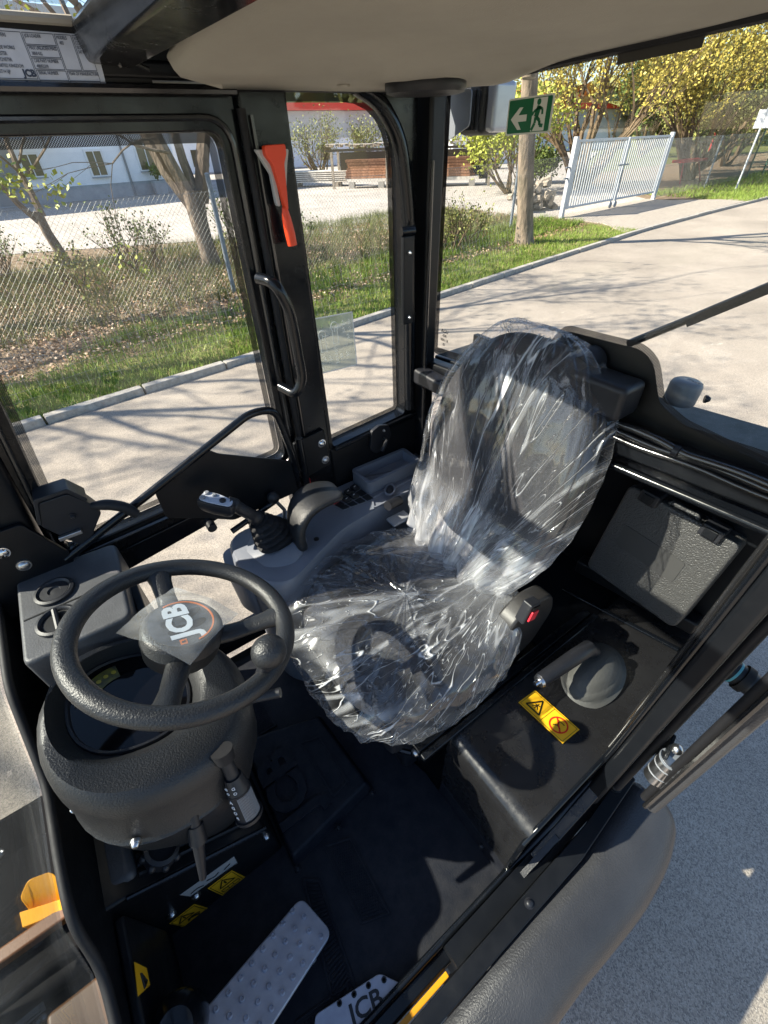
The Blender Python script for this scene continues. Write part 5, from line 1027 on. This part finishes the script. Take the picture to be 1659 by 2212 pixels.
bkc = Vector((.678, .352, 1.218)); G().box((-.022, .022), (-.012, .018), (-.032, .034), Matrix.Translation(bkc) @ Matrix.Rotation(R(18), 4, 'Y')).obj('buckle', PLAST, seat, bevel=.005)
G().box((-.014, .014), (-.018, -.0122), (-.018, .014), Matrix.Translation(bkc) @ Matrix.Rotation(R(18), 4, 'Y')).obj('buckle_button', BRED, seat, bevel=.002); G().box((-.014, .014), (-.0145, -.0125), (.016, .028), Matrix.Translation(bkc) @ Matrix.Rotation(R(18), 4, 'Y')).obj('buckle_slot', BLK, seat)
rl = G().tube([(.70, .93, 1.20), (.64, .915, 1.215)], .017, 14).obj('belt_reel', PLAST, seat, smooth=True); G().box((.625, .70), (.86, .905), (1.165, 1.175)).obj('belt_anchor', LGREY, seat, bevel=.003)
# ---- hand brake
hbk = G(); prof = [(.104, 0), (.106, .008), (.098, .013), (.090, .018), (.087, .030), (.078, .038), (.072, .042), (.066, .056), (.050, .066), (.030, .078), (.001, .082)]
hbk.lathe(prof, (.835, .195, .957), (-.12, .05, 1), 40, sx=1.1, sy=.76, xd=(1, .1, 0)); hk = pt('hand_brake', hbk, mat('gaiter_rubber', (.055, .055, .052), .6, bump=.5, bscale=150, bdist=.002), smooth=True)
G().tube([(.850, .222, 1.035), (.815, .228, 1.075), (.76, .232, 1.082), (.640, .245, 1.072)], [.018, .0215, .021, .0185], 18).obj('brake_grip', PLAST, hk, smooth=True)
G().tube([(.641, .245, 1.072), (.632, .246, 1.0715)], [.0180, .016], 16).obj('grip_end', STEEL, hk, smooth=True); G().tube([(.633, .246, 1.0715), (.620, .247, 1.070)], [.0085, .0075], 14).obj('release_button', CHROME, hk, smooth=True)
# warning sticker beside it
so_ = Vector((.604, .264, .9625)); su = Vector((.064, -.004, .0005)); sv_ = Vector((.008, -.139, 0)); 
ds = G().prism([so_, so_+sv_, so_+sv_+su*1.0, so_+su], (0, 0, .0006)).obj('warning_decal', YEL, L0)
def sq(u, v): return so_+su*u+sv_*v+Vector((0, 0, .0012))
def strip(P, w, m, name='pictogram', par=None):
    g = G()
    for i in range(len(P)-1): g.beam(P[i], P[i+1], w, .0005)
    return g.obj(name, m, par or ds)
strip([sq(.06, .03), sq(.94, .03), sq(.94, .97), sq(.06, .97), sq(.06, .03)], .0009, BLK); strip([sq(.06, .48), sq(.94, .48)], .0009, BLK)
strip([sq(.22, .10), sq(.22, .40), sq(.84, .25), sq(.22, .10), sq(.22, .14)], .004, BLK)
strip([sq(.35, .19), sq(.5, .25), sq(.35, .31)], .0025, BLK); strip([sq(.5, .20), sq(.55, .30)], .0022, BLK); strip([sq(.32, .25), sq(.62, .25)], .0022, BLK)
strip([sq(.5+.34*math.cos(k), .73+.155*math.sin(k)) for k in np.linspace(0, 2*PI, 25)], .0038, REDP); strip([sq(.5+.34*math.cos(2.3), .73+.155*math.sin(2.3)), sq(.5+.34*math.cos(2.3+PI), .73+.155*math.sin(2.3+PI))], .0038, REDP)
strip([sq(.35, .66), sq(.45, .72), sq(.62, .70)], .0022, BLK); strip([sq(.45, .72), sq(.40, .80)], .0022, BLK); strip([sq(.66, .66), sq(.66, .80)], .002, BLK)
# ---- outside: fender, step strip, front end
fs = pt('fender_strip', G().prism(rnd([(-.3, -.050, .70), (-.3, -.016, .70), (.60, -.016, .735), (.80, .0, .74), (.81, -.035, .74), (.53, -.058, .735)], .008, 3), (0, 0, .012)), SATIN, bevel=.003)
g = G(); nn = 26; rr_ = []
out = rnd([(.10, -.19, 0), (.42, -.213, 0), (.60, -.220, 0), (.74, -.208, 0), (.835, -.175, 0), (.862, -.12, 0), (.82, -.075, 0)], .05, 4)[5:-5]
rows = []
for k, (f, z) in enumerate(((0, .728), (.25, .729), (.5, .727), (.72, .716), (.87, .70), (.96, .676), (1.0, .645), (1.0, .60))):
    row = []
    for i in range(60):
        t = i/59; q = t*(len(out)-1); a = int(q); b = min(a+1, len(out)-1); p = out[a]*(1-(q-a))+out[b]*(q-a)
        inn = Vector((max(-.25, min(.80, p.x-.02)), -.056+.02*max(0, min(1, (p.x-.55)/.25)), 0))
        if p.x < .12 : pass
        pp2 = inn.lerp(p, f); row.append(Vector((pp2.x, pp2.y, z-.03*max(0, (.35-pp2.x))**1.2)))
    rows.append(row)
rows = [[Vector((-.35, r[0].y, r[0].z-.02))]+r for r in rows]
fn = pt('fender', G().loft(rows, False, False, closed=False), FENDER, smooth=True); s2 = fn.modifiers.new('t', 'SOLIDIFY'); s2.thickness = .008; s2.offset = -1
bolt(fs, (.36, -.035, .738), (0, 0, 1), .009, PLAST); bolt(fs, (.745, -.010, .752), (0, 0, 1), .014, BLK, 'rubber_buffer', .014)
G().box((.15, .9), (-.015, .03), (.50, .70)).obj('chassis_side', SATIN, L0)
rwh = pt('unseen_rear_wheel', G().lathe([(.001, -.09), (.17, -.09), (.28, -.085), (.315, -.06), (.322, 0), (.315, .06), (.28, .085), (.17, .09), (.001, .09)], (.42, -.10, .325), (0, 1, 0), 40), RUB, smooth=True)  # unseen below the fender, added to block a sun streak on the ground
G().lathe([(.001, -.01), (.05, -.012), (.10, .0), (.165, .0), (.17, .01), (.001, .01)], (.42, -.192, .325), (0, 1, 0), 32).obj('rim', MACH, rwh, smooth=True)
# opened door folded back along the cab side
od = pt('open_door', G().beam((.70, -.085, .90), (.78, -.085, 2.25), .045, .03, up=(0, 1, 0)), FENDER, bevel=.012)
G().tube([(.690, -.064, .92), (.765, -.064, 2.2)], .009, 10).obj('door_edge_seal', RUB, od, smooth=True); G().tube([(.668, -.075, .93), (.742, -.075, 2.2)], .006, 8).obj('door_edge_seal', CABLE, od, smooth=True)
G().prism([(.72, -.085, .93), (1.3, -.165, .93), (1.36, -.165, 2.2), (.79, -.085, 2.2)], (0, -.005, 0)).obj('glass', DGLASS, od)
hg = G().tube([(.700, -.050, 1.005), (.714, -.050, 1.090)], .023, 22).obj('hinge', STEEL, od, smooth=True)
G().tube([(.7118, -.050, 1.0855), (.7122, -.050, 1.090)], .0238, 22).obj('hinge_cap', LAMPG, od, smooth=True); G().tube([(.7028, -.050, 1.028), (.7035, -.050, 1.030)], .0238, 22).obj('hinge_ring', LGREY, od, smooth=True); G().tube([(.7085, -.050, 1.060), (.709, -.050, 1.062)], .0238, 22).obj('hinge_ring', LGREY, od, smooth=True)
G().prism(rnd([(.685, -.045, 1.02), (.75, -.03, 1.02), (.76, -.03, 1.11), (.70, -.045, 1.10)], .01, 3), (0, .008, 0)).obj('hinge_bracket', SATIN, od, bevel=.002); G().ball((.722, -.045, 1.118), .012, 8).obj('hinge_screw', STEEL, od, smooth=True)
D0, D1 = Vector((.885, -.012, 1.25)), Vector((.895, -.085, 1.235)); dk = pt('door_stop', G().tube([D0, D1], .026, 24), PLAST, smooth=True); CY = mat('cyan_ring', (.12, .42, .48), .4)
for f in (.22, .80): c0 = D0.lerp(D1, f); G().tube([c0, c0+(D1-D0)*.06], .0268, 24).obj('stop_ring', CY, dk, smooth=True)
G().tube([D0.lerp(D1, .4), D0.lerp(D1, .6)], .031, 24).obj('stop_collar', RUB, dk, smooth=True)
G().prism([(.84, -.006, 1.20), (.87, -.006, 1.20), (.89, -.006, 1.31), (.86, -.006, 1.31)], (0, -.008, 0)).obj('stop_plate', SATIN, dk, bevel=.002)
# bonnet, loader arm pieces seen through the windscreen
pt('front_frame', G().box((-1.5, -.47), (.25, .95), (.45, .74)), MATT, bevel=.03)
pt('hose_cover', G().box((-.72, -.47), (.46, .80), (.745, .80)), MATT, bevel=.02)
pt('loader_arm', G().prism(rnd([(-.600, .625, .80), (-.600, .65, .845), (-.575, .668, .862), (-.53, .655, .862), (-.515, .625, .85), (-.515, .60, .80)], .01, 3), (0, .0, .012)).prism([(-.61, .60, .79), (-.53, .575, .79), (-.53, .60, .80), (-.61, .63, .80)], (0, 0, .04)), MACH, bevel=.004)
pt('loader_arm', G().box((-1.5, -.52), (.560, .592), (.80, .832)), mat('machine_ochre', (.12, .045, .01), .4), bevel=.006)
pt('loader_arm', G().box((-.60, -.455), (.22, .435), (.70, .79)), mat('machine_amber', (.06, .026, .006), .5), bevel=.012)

pt('hydraulic_hose', G().tube(smoothpath([(-.46, .50, .78), (-.60, .48, .86), (-.85, .5, .78)], .08), .012, 10), MATT, smooth=True)


# ================================================================== loose things in the cab
tb_ = empty('document_case', (1.135, .275, 1.045)); tb_.scale = (1.1, 1.1, 1.06); tag(tb_, 'black grained plastic case with two latches leaning in the rear compartment', 'case')
tm = Matrix.Rotation(R(7), 4, 'Y') @ Matrix.Rotation(R(2), 4, 'X')
def tbp(g, name, m, **k): g.v = [tuple(tm @ Vector(v)) for v in g.v]; return g.obj(name, m, tb_, **k)
CASE = mat('case_grained', (.05, .05, .05), .4, .5, bump=1, bscale=260, bdist=.003, detail=1)
tbp(G().prism(rnd([(-.045, .135, .0), (-.045, -.135, .0), (-.045, -.135, .31), (-.045, .135, .31)], .022, 4), (.03, 0, 0)), 'lid', CASE, bevel=.007)
tbp(G().prism(rnd([(-.014, .135, .0), (-.014, -.135, .0), (-.014, -.135, .305), (-.014, .135, .305)], .022, 4), (.035, 0, 0)), 'base', CASE, bevel=.005)
tbp(G().prism(rnd([(-.0465, .095, .13), (-.0465, -.07, .125), (-.0465, -.07, .195), (-.0465, .095, .20)], .008, 3), (.002, 0, 0)), 'label_panel', mat('case_panel', (.04, .04, .04), .6, bump=.3, bscale=400))
for y in (.075, -.075):
    tbp(G().box((-.058, -.008), (y-.024, y+.024), (.288, .324)), 'latch', PLAST, bevel=.005); tbp(G().box((-.062, -.058), (y-.014, y+.014), (.294, .318)), 'latch_tab', SATIN, bevel=.003)
tbp(G().tube([(-.03, .035, .306), (-.03, .03, .316), (-.03, -.03, .316), (-.03, -.035, .306)], .007, 10), 'handle', CASE, smooth=True)
# emergency hammer
hm_ = empty('emergency_hammer', (.497, 1.118, 2.05)); tag(hm_, 'orange emergency hammer in a grey clip on the black pillar', 'hammer')
def hp2(P): return [Vector((x-.497, y-1.118, z-2.05)) for x, y, z in P]
G().prism(rnd(hp2([(.462, 1.112, 2.137), (.470, 1.112, 2.125), (.488, 1.112, 2.095), (.490, 1.112, 2.050), (.492, 1.112, 2.038), (.500, 1.112, 2.038), (.497, 1.112, 2.10), (.50, 1.112, 2.135)]), .003, 2), (0, -.014, 0)).obj('clip', HGREY, hm_, bevel=.002)
G().prism(rnd(hp2([(.538, 1.112, 2.135), (.530, 1.112, 2.11), (.518, 1.112, 2.06), (.517, 1.112, 2.042), (.512, 1.112, 2.042), (.510, 1.112, 2.10), (.518, 1.112, 2.137)]), .003, 2), (0, -.012, 0)).obj('clip_arm', HGREY, hm_, bevel=.002)
G().prism(rnd(hp2([(.477, 1.100, 2.143), (.524, 1.100, 2.144), (.524, 1.100, 2.128), (.516, 1.100, 2.112), (.513, 1.100, 2.06), (.511, 1.100, 2.032), (.504, 1.100, 2.032), (.498, 1.100, 2.07), (.489, 1.100, 2.112), (.476, 1.100, 2.128)]), .004, 3), (0, -.016, 0)).obj('hammer_head', ORG, hm_, bevel=.004)
G().tube(hp2([(.506, 1.094, 2.036), (.507, 1.094, 2.015), (.510, 1.094, 1.985), (.512, 1.094, 1.962)]), [.006, .0105, .012, .0115], 14).obj('handle', ORG, hm_, smooth=True)
G().beam(*hp2([(.4995, 1.086, 2.125), (.5085, 1.086, 2.04)]), .003, .003, up=(0, 1, 0)).obj('ridge', ORG, hm_)
# exit sign on the rear glass
ex = empty('exit_sign', (XR-.005, .0, 0)); tag(ex, 'green emergency exit sticker with arrow and running figure on the rear glass', 'sign')
EO = Vector((0, .912, 2.2045)); EU = Vector((0, -.122, .0035)); EV = Vector((0, -.001, -.061))
def eq(u, v, d=0): return EO+EU*u+EV*v-Vector((d, 0, 0))
G().prism(rnd([eq(0, 0), eq(1, 0), eq(1, 1), eq(0, 1)], .004, 3), (-.0006, 0, 0)).obj('sign_panel', SIGNW, ex)
G().prism(rnd([eq(.03, .05, .0008), eq(.965, .05, .0008), eq(.965, .95, .0008), eq(.03, .95, .0008)], .003, 3), (-.0004, 0, 0)).obj('green_field', GREEN, ex)
G().prism([eq(*p, .0014) for p in ((.10, .56), (.28, .26), (.36, .26), (.27, .46), (.46, .46), (.46, .64), (.27, .64), (.36, .86), (.28, .86))], (-.0004, 0, 0)).obj('arrow', SIGNW, ex)
G().prism([eq(*p, .0014) for p in ((.58, .07), (.87, .07), (.87, .93), (.58, .93))], (-.0004, 0, 0)).obj('door_field', SIGNW, ex)
g = G()
def limb(P, w):
    for i in range(len(P)-1): g.beam(eq(*P[i], .0022), eq(*P[i+1], .0022), w, .0004, up=(-1, 0, 0))
limb([(.72, .28), (.67, .56)], .011); limb([(.70, .33), (.61, .42), (.585, .50)], .0045); limb([(.71, .30), (.79, .36), (.80, .50)], .0045); limb([(.68, .56), (.76, .66), (.77, .78), (.84, .80)], .006); limb([(.665, .56), (.66, .72), (.60, .90)], .006)
g.lathe([(.0001, .0018), (.0052, .0018), (.0052, .0022), (.0001, .0022)], eq(.70, .17, 0), (-1, 0, 0), 14); g.obj('running_figure', GREEN, ex)
# plastic films
def film(name, rings, m, label, amp, seed, layers, skip=0, cat='plastic cover', crinkle=1.0, mod=None, uvf=None):
    nv = len(rings)-1; nu = len(rings[0]); V = []; F = []; UV = []; LY = []
    cen = sum((r[0]+r[nu//2] for r in rings), Vector())/(2*len(rings))
    for j, rg_ in enumerate(rings):
        rc_ = sum(rg_, Vector())/nu
        for i, p in enumerate(rg_):
            u, v = i/nu, j/nv; d = (p-cen).normalized()
            a = u*2*PI; q = Vector((math.cos(a)*1.3, math.sin(a)*1.3, v*1.1+seed))
            n1 = 1-abs(noise.noise(q*2.3))*2; n2 = 1-abs(noise.noise(Vector((math.cos(a)*5, math.sin(a)*5, v*2.2+seed*2))))*2; n3 = noise.noise(p*30+Vector((seed, 0, 0))); n4 = 1-abs(noise.noise(p*14+Vector((seed*3, 1, 0))))*2
            k = amp*(.005*n1+.006*max(0, n2)**2+.0012*n3+.003*max(0, n4)**3*crinkle)+.005
            pp3 = p+d*k
            if mod: pp3 = mod(pp3, u, v)
            V.append(pp3); UV.append(uvf(pp3)); LY.append(layers(p, u, v))
    for j in range(nv):
        for i in range(nu): F.append((j*nu+i, j*nu+(i+1) % nu, (j+1)*nu+(i+1) % nu, (j+1)*nu+i))
    g = G(); g.add(V, F); me = g.mesh(name); uvl = me.uv_layers.new(name='UVMap')
    for poly in me.polygons:
        poly.use_smooth = True
        for li, vi in zip(poly.loop_indices, poly.vertices):
            uvl.data[li].uv = UV[vi]
    at = me.attributes.new('layers', 'FLOAT', 'POINT'); at.data.foreach_set('value', LY)
    o = bpy.data.objects.new(name, me); COL.objects.link(o); me.materials.append(m); tag(o, label, cat); return o
def nse(p, s): return noise.noise(p*s)
rbf = supersurf(SC+Vector((0, 0, -.008)), BX, .266, .092, .335, .62, .80, nu=220, nv=150, fn=lambda p, th, ph, x, y, z: backshape(p, th, ph, x, y, z, 0, .02))
def bmod(p, u, v):
    # pointed corner at the top far side, gathered skirt at the bottom
    if p.z > 1.72: 
        f = (p.z-1.72)/.08; w = math.exp(-((p.y-.80)/.05)**2); p = p+Vector((0, .012, .022))*f*w
    if p.z < 1.34:
        f = min(1, (1.34-p.z)/.16); p = p+Vector((-.075*f, 0, -.015*f)); 
        p.x += .012*math.sin(p.y*95)*f; p.z += .010*math.sin(p.y*61+1)*f
    return p
film('seat_back_cover', rbf, FILM1, 'crinkled clear plastic bag pulled over the seat backrest', 1.0, 3.3, lambda p, u, v: max(0, min(.85, (1.37-p.z)*3.2))*(.74+.7*nse(p, 26)) + .12*max(0, nse(p, 8)), mod=bmod, uvf=lambda p: ((p.y-.655)/(.12+.62*max(0, p.z-1.12))*.34+.6*(p.x > .93), p.z*1.1+.4*p.x))
rcf = supersurf(CC+Vector((-.012, -.005, -.005)), CX, .318, .290, .115, .58, .66, nu=240, nv=150, fn=cushshape)
def cmod(p, u, v):
    if p.z < 1.03: f = (1.03-p.z)/.08; p = p+Vector((.010*math.sin(p.y*70+p.x*30), .010*math.sin(p.x*80), 0))*f
    if p.x > .55 and p.y < .55: p = p+Vector((0, 0, .018))*min(1, (p.x-.55)/.1)
    return p
film('seat_cushion_cover', rcf, FILM2, 'crumpled clear plastic cover wrapped round the seat cushion', 1.25, 8.1, lambda p, u, v: .42*max(0, min(1, (p.x-.50)*4.5))*(.6+.8*nse(p, 20)) + .12*max(0, nse(p, 9)) + .06*max(0, min(1, (.42-p.y)*8)), mod=cmod, crinkle=1.5, uvf=lambda p: (math.hypot(p.x-.80, p.y-.50)*1.3+.3*p.z, math.atan2(p.y-.50, .80-p.x)*.42+.5*p.z))
# square film on the hub
V = []; F = []; N2 = 24; fa = (a_*.80+b_*.60).normalized(); fb_ = n_.cross(fa)
for j in range(N2+1):
    for i in range(N2+1):
        u, v = i/N2*2-1, j/N2*2-1; q2 = fa*u*.076+fb_*v*.076+b_*.008; r = q2.length
        dr = max(0, r-.064); p = HC+q2+n_*(.0105+.0012*noise.noise(Vector((u*3, v*3, 0)))+.0018*abs(math.sin(u*5+v*3))*(r/.07)**2-dr*.38)
        V.append(p)
for j in range(N2):
    for i in range(N2): k = j*(N2+1)+i; F.append((k, k+1, k+N2+2, k+N2+1))
g = G().add(V, F); o = g.obj('hub_film', FILM3, None, smooth=True); o.name = 'hub_film'; tag(o, 'square of milky protective film lying over the steering wheel hub', 'film')
